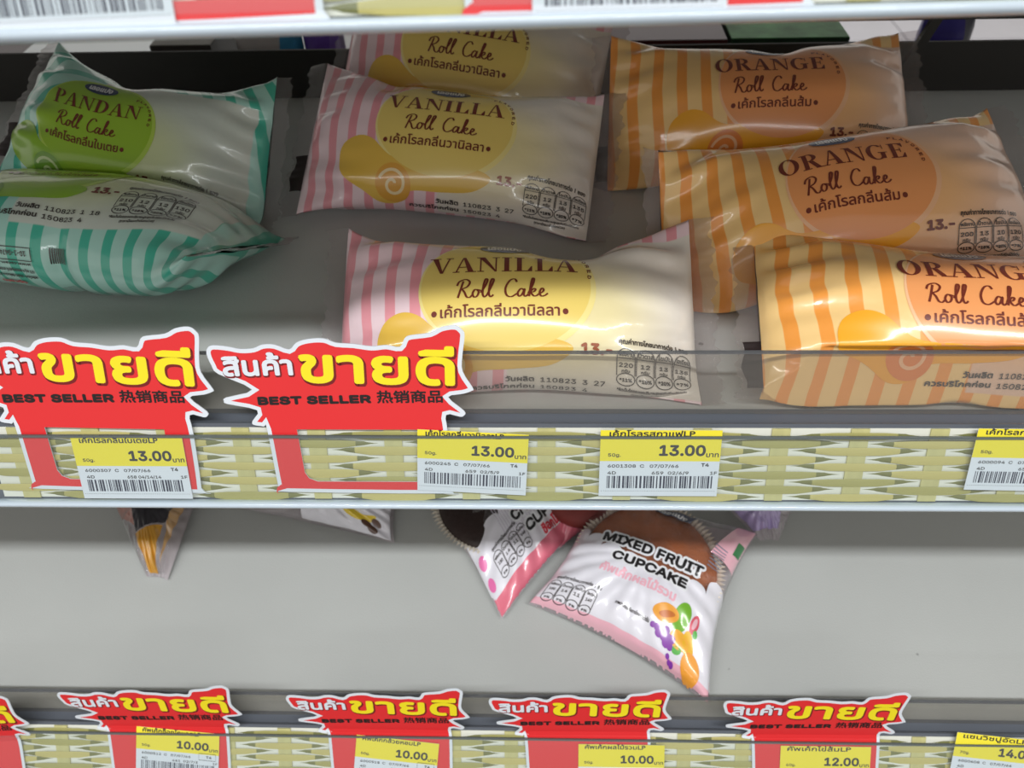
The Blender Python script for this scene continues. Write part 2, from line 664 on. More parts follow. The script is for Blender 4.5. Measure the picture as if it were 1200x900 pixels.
def shelf(name, label, group, front_bottom, tilt, deck_z, y_front, y_back, lip, x0, x1, wx0, wx1, wy0=1.2, ox=0, rail_rot=0, wy1=33.5):
    """front_bottom: (y,z) of the rail's lower edge; tilt of the rail from upright; lip: ((y,z),(y,z))"""
    t = thing(name, label, 'shelf', TR(0, y_front, deck_z), group)

    def L(vf): return [(a, b - y_front, c - deck_z) for a, b, c in vf[0]], vf[1]
    put('deck', *L(prism([(y_front + 3, deck_z), (y_back, deck_z), (y_back, deck_z - 16), (y_front + 3, deck_z - 16)], x0, x1)), steel, t)
    put('front_edge', *L(prism([(y_front - 5, deck_z + 1.5), (y_front + 3, deck_z + 1.5), (y_front + 3, deck_z - 26), (y_front - 5, deck_z - 26)], x0, x1)), edge_m, t)
    put('back_stop', *L(box(x0, x1, y_back, y_back + 2, deck_z - 16, deck_z + 32)), dark_m, t)
    if lip:
        (ya, za), (yb, zb) = lip
        g = put('front_guard', *L(prism([(ya, za), (yb, zb), (yb + 1.6, zb), (ya + 1.6, za)], x0, x1)), lip_m, t)
        put('guard_rim', *[L(prism([(yb - .15, zb), (yb + .1, zb + .6), (yb + 1.4, zb + .6), (yb + 1.75, zb)], x0, x1))][0], lipedge_m, g)
    # rail frame
    rl = bpy.data.objects.new('price_rail', None)
    COL.objects.link(rl)
    rl.parent = t
    rm = TR(0, front_bottom[0] - y_front, front_bottom[1] - deck_z) @ Matrix.Rotation(R_(rail_rot), 4, 'Z') @ Matrix.Rotation(R_(90 - tilt), 4, 'X')
    mm = rm.copy(); mm.translation = rm.translation * .001
    rl.matrix_local = mm
    put('rail_channel', *prism([(0, -1.6), (0, 0), (35.2, 0), (35.2, -1.6)], x0, x1), edge_m, rl)
    a = [(1.7 * math.cos(u) - .9, 1.6 + 2.6 * math.sin(u)) for u in np.linspace(0, 2 * math.pi, 14)[:-1]]
    put('rail_bead', *prism(a, x0, x1), bead_m, rl, smooth=True)
    c = [(2.0, 4.9), (9, 5.3), (17, 5.2), (25, 4.4), (30.6, 3.4)]
    c2 = [(y - .0, z - .7) for y, z in c][::-1]
    cv = put('rail_cover', *prism(c, x0, x1, closed=False), cover_m, rl, smooth=True)
    put('cover_rim', *prism([(30.4, 2.6), (30.4, 3.9), (31.3, 3.9), (31.3, 2.6)], x0, x1), cover_edge, rl)
    weave(rl, wx0, wx1, wy0, wy1, ox=ox)
    full = TR(0, y_front, deck_z) @ rm
    return t, rl, full


mid, mid_rail, MID = shelf('shelf', 'middle shelf holding the roll cakes, grey steel deck with a clear front guard', None,
                           (187, -264), 25, -236, 209, 496, ((209, -234), (219, -210)), -720, 720, -225, 232, ox=12.5)
low, low_rail, LOW = shelf('shelf', 'bottom shelf holding the cupcakes, grey steel deck', None,
                           (132.8, -455.7), 38, -433, 160, 505, ((161, -431), (163.5, -410)), -760, 760, -300, 300, ox=8)
top, top_rail, TOP = shelf('shelf', 'nearest shelf cut off by the top of the photo, only its front rail shows', None,
                           (174, -65), 25, -37, 196, 500, None, -720, 720, -135, 135, ox=20, rail_rot=2.1)
TOPZ = -40
# cross bar and strut of the frame behind
bar = thing('frame_crossbar', 'dark steel crossbar of the shelf frame above the back stop', 'crossbar', TR(0, 505, -191))
put('bar', *box(-720, 720, 0, 6, -3, 6), dark_m, bar)
st_ = thing('shelf_bracket', 'dark slanted bracket crossing the gap at top right', 'bracket', TR(*at_t(1086, 40, 470)))
sv, sf = box(-3, 3, -2, 2, -18, 22)
st0 = put('arm', [(x + z * .3, y, z) for x, y, z in sv], sf, dark_m, st_)


def local(M, px, py, z=0):
    """pixel -> point of the rail plane (mm)"""
    Mi = M.inverted()
    o = Mi @ Vector((0, 0, 0))
    d = (Mi.to_3x3() @ ray(px, py))
    k = (z - o.z) / d.z
    p = o + d * k
    return p.x, p.y


# ================================================================== price labels
ink = mat('label_ink', (48, 46, 44), .6)
ink_b = mat('label_ink_blue', (38, 42, 66), .6)
ylw = mat('label_yellow', (240, 224, 50), .5, coat=.15)
wht = mat('label_white', (222, 228, 236), .5, coat=.15)


def price_label(M, px, py, wpx, rot, label, title, price, code, row2, size='50g.', z=3.0, seed=1, boxed=False, hs=1.0):
    x, y = local(M, px, py, z)
    x2, _ = local(M, px + wpx, py, z)
    k = (x2 - x) / 46.3
    T = thing('price_label', label, 'price label', M @ TR(x, y, z) @ Matrix.Rotation(R_(rot), 4, 'Z') @ Matrix.Diagonal((k, k * hs, k, 1)), 'price labels in the shelf rails')
    put('card', *box(0, 46.3, -28.5, 0, -.12, 0), wht, T)
    flat_print('yellow_band', (rect(0, -13.2, 46.3, 0), np.array([(0, 1, 2), (0, 2, 3)])), .05, ylw, T)
    flat_print('price_figures', cat(text(price, 23 if len(price) > 4 else 26, 40.3, -10.6, 5.9, .28),), .1, ink, T)
    it = [text(title, 3.5, 36, -2.6, 1.9, .1, base=TB), text(size, 3.2, 8.0, -11.2, 1.9, .05), text('บาท', 40.9, 45.6, -11.3, 1.7, .07, base=TB),
          text(code, 3.2, 30.5, -15.9, 1.8, .04), text('T4', 39.3, 42.2, -15.4, 1.9, .08),
          text('4D', 3.2, 6.4, -18.9, 1.8, .04), text(row2, 20.4, 34.6, -18.9, 1.8, .04), text('1F', 43, 45.6, -18.9, 1.8, .04)]
    if boxed: it.append(stroke(rect(35.2, -16.6, 44.6, -12.6), .3, True))
    flat_print('small_lettering', cat(*it), .1, ink, T)
    rr = random.Random(seed)
    bx, bars = 3.0, []
    while bx < 43.6:
        bw = rr.choice([.28, .28, .5, .75])
        bars.append((rect(bx, -25, bx + bw, -19.6), np.array([(0, 1, 2), (0, 2, 3)])))
        bx += bw + rr.choice([.32, .35, .6, .8])
    flat_print('barcode', cat(*bars), .1, ink_b, T)
    flat_print('perforation', cat(*[(rect(q, -26.3, q + .4, -26.15), np.array([(0, 1, 2), (0, 2, 3)])) for q in np.arange(.8, 45.5, .9)]), .1, ink, T)
    return T


price_label(MID, 82, 512, 131, 0, 'yellow and white 13.00 label at the left, over the first big red sign', 'เค้กโรลกลิ่นใบเตยLP', '13.00', '6000307  C   07/07/66', '658 04/14/14', seed=1)
price_label(MID, 489, 503, 131, -3, 'yellow and white 13.00 label on the right edge of the second big red sign', 'เค้กโรลกลิ่นวานิลลาLP', '13.00', '6000245  C   07/07/66', '659  02/5/9', seed=2)
price_label(MID, 704, 504, 143, 0, 'yellow and white 13.00 label alone on the woven strip, code 6001308', 'เค้กโรลรสกาแฟLP', '13.00', '6001308  C   07/07/66', '659  02/6/9', seed=3)
price_label(MID, 1147, 502, 135, -1, 'yellow and white label cut off at the right end of the middle rail, code 6000094', 'เค้กโรลกลิ่นส้มLP', '13.00', '6000094  C   07/07/66', '659  03/6/9', seed=4)
price_label(LOW, 160, 851, 97, -5, '10.00 label tilted on the second red sign of the bottom rail', 'คัพเค้กช็อกโกแลตLP', '10.00', '6000512  C   07/07/66', '661  02/7/3', seed=5, boxed=True)
price_label(LOW, 418, 861, 97, -6, '10.00 label tilted on the third red sign of the bottom rail', 'คัพเค้กกล้วยหอมLP', '10.00', '6000518  C   07/07/66', '661  03/7/3', seed=6, boxed=True)
price_label(LOW, 678, 872, 101, 0, '10.00 label below the fruit cupcake, on the fourth red sign', 'คัพเค้กผลไม้รวมLP', '10.00', '6000521  C   07/07/66', '661  04/7/3', seed=7)
price_label(LOW, 915, 874, 106, 0, '12.00 label on the rightmost red sign of the bottom rail', 'คัพเค้กไข่ส้มLP', '12.00', '6000530  C   07/07/66', '661  05/7/3', '60g.', seed=8)
price_label(LOW, 1122, 858, 108, -6, '14.00 label at the right end of the bottom rail', 'แซนวิชปูอัดLP', '14.00', '6000608  C   07/07/66', '661  06/7/3', '70g.', seed=9)

# ================================================================== red best-seller signs
red = mat('sign_red', (226, 40, 44), .4, coat=.25)
signw = mat('sign_white_border', (224, 230, 238), .4, coat=.25)
signy = mat('sign_yellow', (246, 226, 28), .4, coat=.2)
signk = mat('sign_black', (24, 18, 20), .5)
signd = mat('sign_maroon', (120, 18, 22), .45)
KX = 1 / 8.43
KY = KX / .93


def Z(pts):
    return np.array([((x - 525) * KX, (500 - y) * KY) for x, y in pts])


OUT = [(40, 100), (60, 92), (108, 96), (150, 104), (195, 102), (228, 90), (270, 90), (318, 106), (345, 84), (385, 72), (440, 70), (480, 84), (540, 88), (600, 96), (650, 92), (696, 98),
       (714, 70), (735, 60), (800, 52), (838, 34), (885, 28), (908, 42), (916, 62), (906, 128), (905, 180), (938, 236), (934, 246), (905, 256), (852, 268), (906, 316), (904, 332), (890, 336),
       (842, 330), (845, 400), (843, 600), (828, 618), (250, 614), (226, 606), (218, 590), (206, 382), (196, 372), (160, 366), (158, 352), (180, 314), (78, 292), (68, 282), (76, 270),
       (172, 242), (62, 188), (44, 160), (33, 122)]
HOLE = [(312, 382), (743, 382), (743, 574), (365, 574), (335, 562), (322, 540)]


def inset(P, d):
    P = np.asarray(P)
    if np.sum(P[:, 0] * np.roll(P[:, 1], -1) - np.roll(P[:, 0], -1) * P[:, 1]) < 0: P = P[::-1]
    a = P - np.roll(P, 1, 0); b = np.roll(P, -1, 0) - P
    a /= np.linalg.norm(a, axis=1)[:, None]; b /= np.linalg.norm(b, axis=1)[:, None]
    na = np.stack([-a[:, 1], a[:, 0]], 1); nb = np.stack([-b[:, 1], b[:, 0]], 1)
    m = na + nb
    m /= np.maximum(np.linalg.norm(m, axis=1), .75)[:, None] ** 2 / 2.0
    m *= 1.0
    ln = np.linalg.norm(m, axis=1)
    m *= np.minimum(1, 1.9 / ln)[:, None]
    return P + m * d


_sign = {}


def burst_sign(M, px, py, rot, label, hole=True, ref=(-39.7, 28.6), z=2.35, scale=1, bend=0, yb=18.0, my=None):
    """ref: point of the sign (mm) that lies at the pixel"""
    x, y = local(M, px, py, z)
    if my is not None:      # height of the sign's own zero line above the rail's foot
        y = my + ref[1] * scale

    def bnd(o):
        if not bend: return o
        me = o.data
        c, s_ = math.cos(R_(bend)), math.sin(R_(bend))
        for q in me.vertices:
            d = q.co.y - yb * .001
            if d > 0:
                zz_ = q.co.z
                q.co.y = yb * .001 + d * c - zz_ * s_
                q.co.z = zz_ * c + d * s_
        me.update()
        return o
    T = thing('best_seller_sign', label, 'sign', M @ TR(x, y, z) @ Matrix.Rotation(R_(rot), 4, 'Z') @ Matrix.Scale(scale, 4) @ TR(-ref[0], -ref[1], 0), 'red best-seller signs')
    if hole not in _sign:
        outer = smooth_path(Z(OUT)[::-1], 3, True)
        H = Z(HOLE)
        loops = [outer] + ([H] if hole else [])
        V, F = [], []
        v, t = loop_fill(loops, 3)
        if hole:
            c = v[t].mean(1)
            keep = np.array([not _inside(p, H) for p in c])
            t = t[keep]
        n = len(v)
        V = [(p[0], p[1], 0) for p in v] + [(p[0], p[1], -.45) for p in v]
        F = [tuple(q) for q in t] + [tuple(int(i) + n for i in q[::-1]) for q in t]
        # rim
        cnt = {}
        for q in t:
            for a, b in ((q[0], q[1]), (q[1], q[2]), (q[2], q[0])):
                cnt[(a, b)] = cnt.get((a, b), 0) + 1
        for (a, b) in list(cnt):
            if (b, a) not in cnt: F.append((a, a + n, b + n, b))
        ri = inset(outer, 1.75)
        rv, rt = loop_fill([ri], 3, True)
        if hole:
            rv, rt = loop_fill([ri, H[::-1] if np.sum(H[:, 0] * np.roll(H[:, 1], -1) - np.roll(H[:, 0], -1) * H[:, 1]) > 0 else H], 3, True)
            c = rv[rt].mean(1)
            rt = rt[[not _inside(p, H) for p in c]]

        def zz(x, y): return (x - 525) * KX, (500 - y) * KY
        x0, ybase = zz(84, 193)
        wtext = text('สินค้า', x0, zz(320, 0)[0], ybase, 6.6, .42, rot=1, base=TB)
        big = []
        for s, xa, xb, yy, hh in (('ขายดี', 350, 872, 212, 11.8),):
            a, b_ = zz(xa, yy)
            big.append(text(s, a, zz(xb, 0)[0], b_, hh, .72, rot=-1.3, base=TB))
        big = cat(*big)
        b1, b2 = zz(190, 293)
        best = text('BEST SELLER', b1, zz(582, 0)[0], b2, 4.3, .4, rot=1.2)
        c1, c2 = zz(606, 288)
        chi = text('热销商品', c1, zz(832, 0)[0], c2 + .5, 4.2, .18, rot=.6)
        _sign[hole] = (V, F, rv, rt, wtext, big, best, chi)
    V, F, rv, rt, wtext, big, best, chi = _sign[hole]
    key = ('m', hole)
    if key in _sign:
        for o in _sign[key]:
            c = o.copy(); COL.objects.link(c); c.parent = T
            c.matrix_parent_inverse = Matrix()
        return T
    big, wtext, best, chi = [refine(*q_, mx=2.5, rounds=3) for q_ in (big, wtext, best, chi)]
    obs = [put('board', V, F, signw, T), flat_print('red_panel', (rv, rt), .06, red, T)]
    sh = cat(xf(fat(big, .55, 6), .45, -.7), xf(fat(wtext, .4, 6), .3, -.4))
    obs.append(flat_print('letter_shadow', sh, .10, signd, T))
    obs.append(flat_print('yellow_lettering', big, .16, signy, T))
    obs.append(flat_print('white_lettering', wtext, .16, signw, T))
    obs.append(flat_print('black_lettering', cat(best, chi), .16, signk, T))
    for o in obs: bnd(o)
    _sign[key] = obs
    return T


def _inside(p, P):
    x, y = p
    c = False
    n = len(P)
    for i in range(n):
        x1, y1 = P[i]; x2, y2 = P[i - 1]
        if (y1 > y) != (y2 > y) and x < (x2 - x1) * (y - y1) / (y2 - y1) + x1: c = not c
    return c


burst_sign(MID, 303, 468, 0, 'big red best-seller sign with an empty window, under the front vanilla cake', scale=.96)
burst_sign(MID, 4, 465, -1, 'big red best-seller sign cut off by the left edge, middle rail', scale=.96)
B_ = dict(bend=25, yb=18.5, my=17.5, scale=.89)
burst_sign(LOW, 122, 856, 0, 'small red best-seller sign, second from the left on the bottom rail', False, **B_)
burst_sign(LOW, 381, 860, 0, 'small red best-seller sign, third from the left on the bottom rail', False, **B_)
burst_sign(LOW, 611, 862, .5, 'small red best-seller sign below the mixed fruit cupcake', False, **B_)
burst_sign(LOW, 877, 866, .5, 'small red best-seller sign, rightmost on the bottom rail', False, **B_)
burst_sign(LOW, 22, 868, 3, 'red sign cut off at the bottom left corner, sitting lower than its neighbours', False, ref=(36.5, 17), bend=25, yb=18.5, scale=.89)
burst_sign(TOP, 548, 24, .5, 'blurred red sign at the top middle, on the nearest rail', True, ref=(-36, -14.4))
burst_sign(TOP, 379, 22, 1.2, 'blurred red sign at the top left, on the nearest rail', True, ref=(37.5, -14.4))
price_label(TOP, 622, -112, 238, 0, 'blurred price label on the top middle sign, only its barcode shows', 'เค้กLP', '20.00', '6000100  C   07/07/66', '650  01/2/3', seed=12, hs=.84)
price_label(TOP, -62, -100, 245, 1, 'blurred price label at the top left corner, only its barcode shows', 'เค้กLP', '20.00', '6000101  C   07/07/66', '650  01/2/4', seed=13, hs=.84)


# ================================================================== wrapped cakes
def film_mat(name, stripe, ground, window, glow, s_edge=-4, curved=False, period=8.6, s_end=400.0):
    """printed film: stripes at one end and round the back, pale window over the cake; UV in mm"""
    m = bpy.data.materials.new(name)
    m.use_nodes = True
    nt = m.node_tree
    b = nt.nodes['Principled BSDF']
    N = nt.nodes.new
    uv = N('ShaderNodeUVMap')
    sep = N('ShaderNodeSeparateXYZ')
    nt.links.new(uv.outputs[0], sep.inputs[0])

    def M(op, a, b_=None, c=None):
        n = N('ShaderNodeMath'); n.operation = op
        for i, v in enumerate((a, b_, c)):
            if v is None: continue
            if isinstance(v, (int, float)): n.inputs[i].default_value = v
            else: nt.links.new(v, n.inputs[i])
        return n.outputs[0]

    def ss(x, e0, e1):
        n = N('ShaderNodeMapRange'); n.interpolation_type = 'SMOOTHSTEP'
        nt.links.new(x, n.inputs[0]); n.inputs[1].default_value = e0; n.inputs[2].default_value = e1
        return n.outputs[0]

    def mix(f, a, b_):
        n = N('ShaderNodeMix'); n.data_type = 'RGBA'
        nt.links.new(f, n.inputs[0])
        for i, v in ((6, a), (7, b_)):
            if isinstance(v, tuple): n.inputs[i].default_value = v
            else: nt.links.new(v, n.inputs[i])
        return n.outputs[2]
    S, A = sep.outputs[0], sep.outputs[1]
    coord = S
    if curved:
        dx = M('MULTIPLY', M('ADD', S, 14.0), 1.0)
        dy = M('SUBTRACT', A, 0.0)
        rad = M('SQRT', M('ADD', M('MULTIPLY', dx, dx), M('MULTIPLY', M('MAXIMUM', dy, 0.0), M('MAXIMUM', dy, 0.0))))
        coord = rad
    wv = M('SINE', M('MULTIPLY', A, .09))
    c2 = M('ADD', coord, M('MULTIPLY', wv, 1.1))
    ph = M('FRACT', M('DIVIDE', M('ADD', c2, 400.0), period))
    st = M('MULTIPLY', ss(ph, .03, .06), M('SUBTRACT', 1.0, ss(ph, .45, .48)))
    stripes = mix(st, lin(ground), lin(stripe))
    inwin = M('MULTIPLY', M('MULTIPLY', ss(S, s_edge - .6, s_edge + .6), M('SUBTRACT', 1.0, ss(S, s_end, s_end + .8))), M('MULTIPLY', ss(A, -34.5, -33.5), M('SUBTRACT', 1.0, ss(A, 47.0, 48.0))))
    # cake seen through the milky film: warmer in the middle
    gx = M('DIVIDE', M('SUBTRACT', S, 20.0), 42.0)
    gy = M('DIVIDE', M('SUBTRACT', A, 4.0), 30.0)
    rr = M('SQRT', M('ADD', M('MULTIPLY', gx, gx), M('MULTIPLY', gy, gy)))
    win = mix(ss(rr, .35, 1.25), lin(glow), lin(window))
    col = mix(inwin, stripes, win)
    nt.links.new(col, b.inputs['Base Color'])
    b.inputs['Roughness'].default_value = .33
    b.inputs['Coat Weight'].default_value = .9
    b.inputs['Coat Roughness'].default_value = .09
    nz = N('ShaderNodeTexNoise'); nz.inputs['Scale'].default_value = 55
    nz.inputs['Detail'].default_value = 3
    bp = N('ShaderNodeBump'); bp.inputs['Strength'].default_value = .35; bp.inputs['Distance'].default_value = .002
    tc = N('ShaderNodeTexCoord')
    nt.links.new(tc.outputs['Object'], nz.inputs['Vector'])
    nt.links.new(nz.outputs[0], bp.inputs['Height'])
    nt.links.new(bp.outputs[0], b.inputs['Normal'])
    nt.links.new(bp.outputs[0], b.inputs['Coat Normal'])
    return m


FILM = {
    'vanilla': film_mat('film_vanilla', (240, 160, 170), (246, 218, 224), (232, 224, 214), (240, 226, 172), period=10.8),
    'orange': film_mat('film_orange', (250, 164, 74), (252, 212, 144), (240, 202, 178), (250, 194, 134), s_edge=-2, period=12.0),
    'pandan': film_mat('film_pandan', (74, 190, 164), (178, 226, 214), (212, 220, 210), (218, 226, 176), s_edge=-6, curved=True, period=12.0, s_end=84.0),
}


def pm(name, rgb):
    return mat(name, rgb, .33, coat=.9)


BROWN = pm('print_brown', (116, 44, 28))
PRICEB = pm('print_price_brown', (160, 84, 50))
BLACK = pm('print_black', (54, 46, 44))
NAVY = pm('print_navy', (36, 52, 92))
PWHITE = pm('print_white', (236, 236, 240))
fin_m = clear_mat('seal_clear_film', (236, 232, 232), haze=.12, haze_rgb=(190, 182, 182), rough=.12, gloss=2.4, bump=.6, bscale=180)
eye_m = mat('sense_mark_black', (40, 28, 28), .4)
PAL = {
    'vanilla': dict(disc=(242, 214, 116), rim=(248, 230, 150), roll=(238, 194, 80), roll2=(232, 168, 60), swirl=(250, 226, 176)),
    'orange': dict(disc=(246, 164, 100), rim=(250, 196, 150), roll=(252, 178, 44), roll2=(238, 138, 62), swirl=(250, 196, 150)),
    'pandan': dict(disc=(160, 200, 52), rim=(190, 220, 90), roll=(150, 196, 50), roll2=(122, 172, 50), swirl=(206, 226, 160)),
}
for k_, d_ in PAL.items():
    for n_, c_ in list(d_.items()): d_[n_] = pm(k_ + '_' + n_, c_)

ARTC = {}


def nutrition(vals, cut=4, pcts=('*11%', '*18%', '*20%', '*7%')):
    it = []
    names = ['พลังงาน', 'น้ำตาล', 'ไขมัน', 'โซเดียม']
    for i in range(cut):
        x = 40.6 + i * 8.1
        w_ = 3.75
        arch = [(x, -21.5), (x, -14)] + [(x + w_ - w_ * math.cos(a), -14 + 3.6 * math.sin(a)) for a in np.linspace(.1, math.pi - .1, 9)] + [(x + 2 * w_, -14), (x + 2 * w_, -21.5)]
        it.append(stroke(arch, .34, False, 2))
        it.append(stroke([(x, -14.2), (x + 2 * w_, -14.2)], .3, False, 2))
        it.append(stroke(ellipse(x + w_, -23.0, w_, 2.5, 22), .38, True))
        it.append(text(names[i], x + .7, x + 6.8, -13.4, 1.3, .06, base=TB))
        v = vals[i]
        it.append(text(v, x + 3.75 - .95 * len(v), x + 3.75 + .95 * len(v), -17.9, 2.5, .08))
        it.append(text('กรัม', x + 2.0, x + 5.4, -20.2, 1.1, .05, base=TB))
        it.append(text(pcts[i], x + 1.2, x + 6.3, -23.8, 1.7, .12))
    it.append(text('คุณค่าทางโภชนาการต่อ 1 ซอง', 41.5, 41.5 + 7.4 * cut, -8.6, 1.7, .08, rot=-1, base=TB))
    it.append(text('*คิดเป็นร้อยละของปริมาณสูงสุดที่บริโภคได้ต่อวัน', 41, 41 + 7.3 * cut, -28, 1.15, .06, rot=0, base=TB))
    it.append(text('(ราคานี้แนะนำต่อหน่วย)', 47, 47 + 4 * cut, -30.5, 1.15, .06, base=TB))
    return cat(*it)


def art(kind):
    """list of (part name, shape, material, layer) in print millimetres"""
    if kind in ARTC: return ARTC[kind]
    P = PAL[kind]
    L = []
    dc = {'vanilla': (-3.7, 14, 36.5, 30), 'orange': (2, 14, 34, 31), 'pandan': (-2, 14, 37, 30)}[kind]
    L.append(('printed_disc', loop_fill([ellipse(dc[0], dc[1], dc[2], dc[3], 64)], 1.8), P['rim'], 1))
    L.append(('printed_disc', loop_fill([ellipse(dc[0] - .6, dc[1] + .6, dc[2] - 1.6, dc[3] - 1.6, 64)], 1.8), P['disc'], 2))
    # rolled cake picture
    roll = smooth_path([(-57, -7), (-55, 1), (-48, 5), (-40, 3), (-28, -6), (-8, -7), (14, -8), (23, -12), (14, -19), (-2, -21), (-18, -22), (-24, -29), (-33, -30), (-42, -24), (-54, -16)], 6, True)[::-1]
    L.append(('printed_roll', loop_fill([roll], 1.8), P['roll'], 1.8))
    L.append(('printed_roll', loop_fill([ellipse(-27, -19, 9.2, 10.2, 36, 20)], 1.8), P['roll2'], 4))
    sp = [(-27 + (1.2 + .78 * a) * math.cos(a + .5) * .95, -19.3 + (1.2 + .78 * a) * math.sin(a + .5)) for a in np.linspace(0, 8.6, 44)]
    L.append(('printed_swirl', stroke(sp, 1.5), P['swirl'], 5))
    word = {'vanilla': 'VANILLA', 'orange': 'ORANGE', 'pandan': 'PANDAN'}[kind]
    x0, x1 = {'vanilla': (-35.6, 25.3), 'orange': (-33, 24), 'pandan': (-31, 24)}[kind]
    let = [serif(word, x0, x1, 21.2, 8.6), script_words(-24.5, 13, 9.0, 8.2)]
    thai = {'vanilla': 'เค้กโรลกลิ่นวานิลลา', 'orange': 'เค้กโรลกลิ่นส้ม', 'pandan': 'เค้กโรลกลิ่นใบเตย'}[kind]
    tx = {'vanilla': (-33.2, 20), 'orange': (-24.5, 17.5), 'pandan': (-29, 18)}[kind]
    let.append(text(thai, tx[0] + 2.6, tx[1] - 2.4, .9, 3.7, .12, base=TB))
    for q in tx: let.append(loop_fill([ellipse(q, 2.6, 1.15, 1.25, 16)]))
    for i, ch in enumerate('FLAVORED'):
        a = R_(88 - i * 13.5)
        g = text(ch, -.8, .8, 0, 1.9, .08)
        let.append(xf(g, 19 + 10.5 * math.cos(a), 20.5 + 12.5 * math.sin(a), 1, 1, math.degrees(a) - 90))
    L.append(('lettering', cat(*let), BROWN, 6))
    L.append(('price_lettering', text('13.-', 26.4, 38.4, -13.6, 5.6, .32), PRICEB if kind == 'vanilla' else BROWN, 6))
    v = {'vanilla': ['220', '12', '13', '135'], 'orange': ['200', '13', '10', '120'], 'pandan': ['210', '12', '12', '130']}[kind]
    date2 = {'vanilla': ('110823  3  27', '150823  4'), 'orange': ('110823  11  37', '150823  4'), 'pandan': ('110823  1  18', '150823  4')}[kind]
    sm = [nutrition(v), text('วันผลิต', -4.5, 7, -26.6, 1.9, .12, base=TB), text('ควรบริโภคก่อน', -18.6, 7.1, -30.6, 1.9, .12, base=TB),
          text(date2[0], 9.8, 36, -26.9, 3.0, .06), text(date2[1], 9.8, 29, -31.0, 3.0, .06)]
    # back of the pack: registration number, barcode, maker
    sm += [xf(stroke([(-14, -3), (14, -3), (17, 3), (-14, 3)], .4, True, 2), -8, -48, 1, 1, 180), xf(text('10-1-04740-1-0838', -11.5, 13, -1.4, 3.2, .08), -8, -48, 1, 1, 180)]
    for i, s in enumerate(('ผลิตโดย บริษัท ซีพีแรม จำกัด', '177 หมู่ 4 ถนนปทุมธานี ลาดหลุมแก้ว', 'www.cpram.co.th')):
        sm.append(xf(text(s, -11, 11, -1, 1.3, .08, base=TB), -6, -60 + i * 3.4, 1, 1, 180))
    for i in range(6): sm.append(stroke([(12, -74 + i * 1.2), (62, -74 + i * 1.2)], .25, False, 3))
    for i in range(9): sm.append(loop_fill([rect(14 + i * .9, -52, 14.5 + i * .9, -44)]))
    for i, s in enumerate(('ส่วนประกอบโดยประมาณ', 'แป้งสาลี 22% ไข่ 20%', 'น้ำตาล 16% น้ำมันพืช', 'นมผง เกลือ แต่งกลิ่น', 'เก็บในที่แห้งและเย็น', 'หลังเปิดซองควร', 'รับประทานให้หมด')):
        sm.append(xf(text(s, -13, 13, -1, 1.5, .08, base=TB), -52, -66 + i * 3.4, 1, 1, 180))
    L.append(('small_lettering', cat(*sm), BLACK, 6))
    L.append(('maker_mark', xf(text('cpram', -6, 6, 0, 3.2, .25), -10, -64, 1, 1, 180), pm('print_maker_red', (206, 60, 66)), 6))
    L.append(('brand_oval', loop_fill([ellipse(-5, 37.5, 10.5, 3.9, 30)], 1.8), NAVY, 6))
    L.append(('brand_lettering', text('เลอแปง', -12, 2, 36, 3.0, .25, base=TB), PWHITE, 7))
    ARTC[kind] = L
    return L


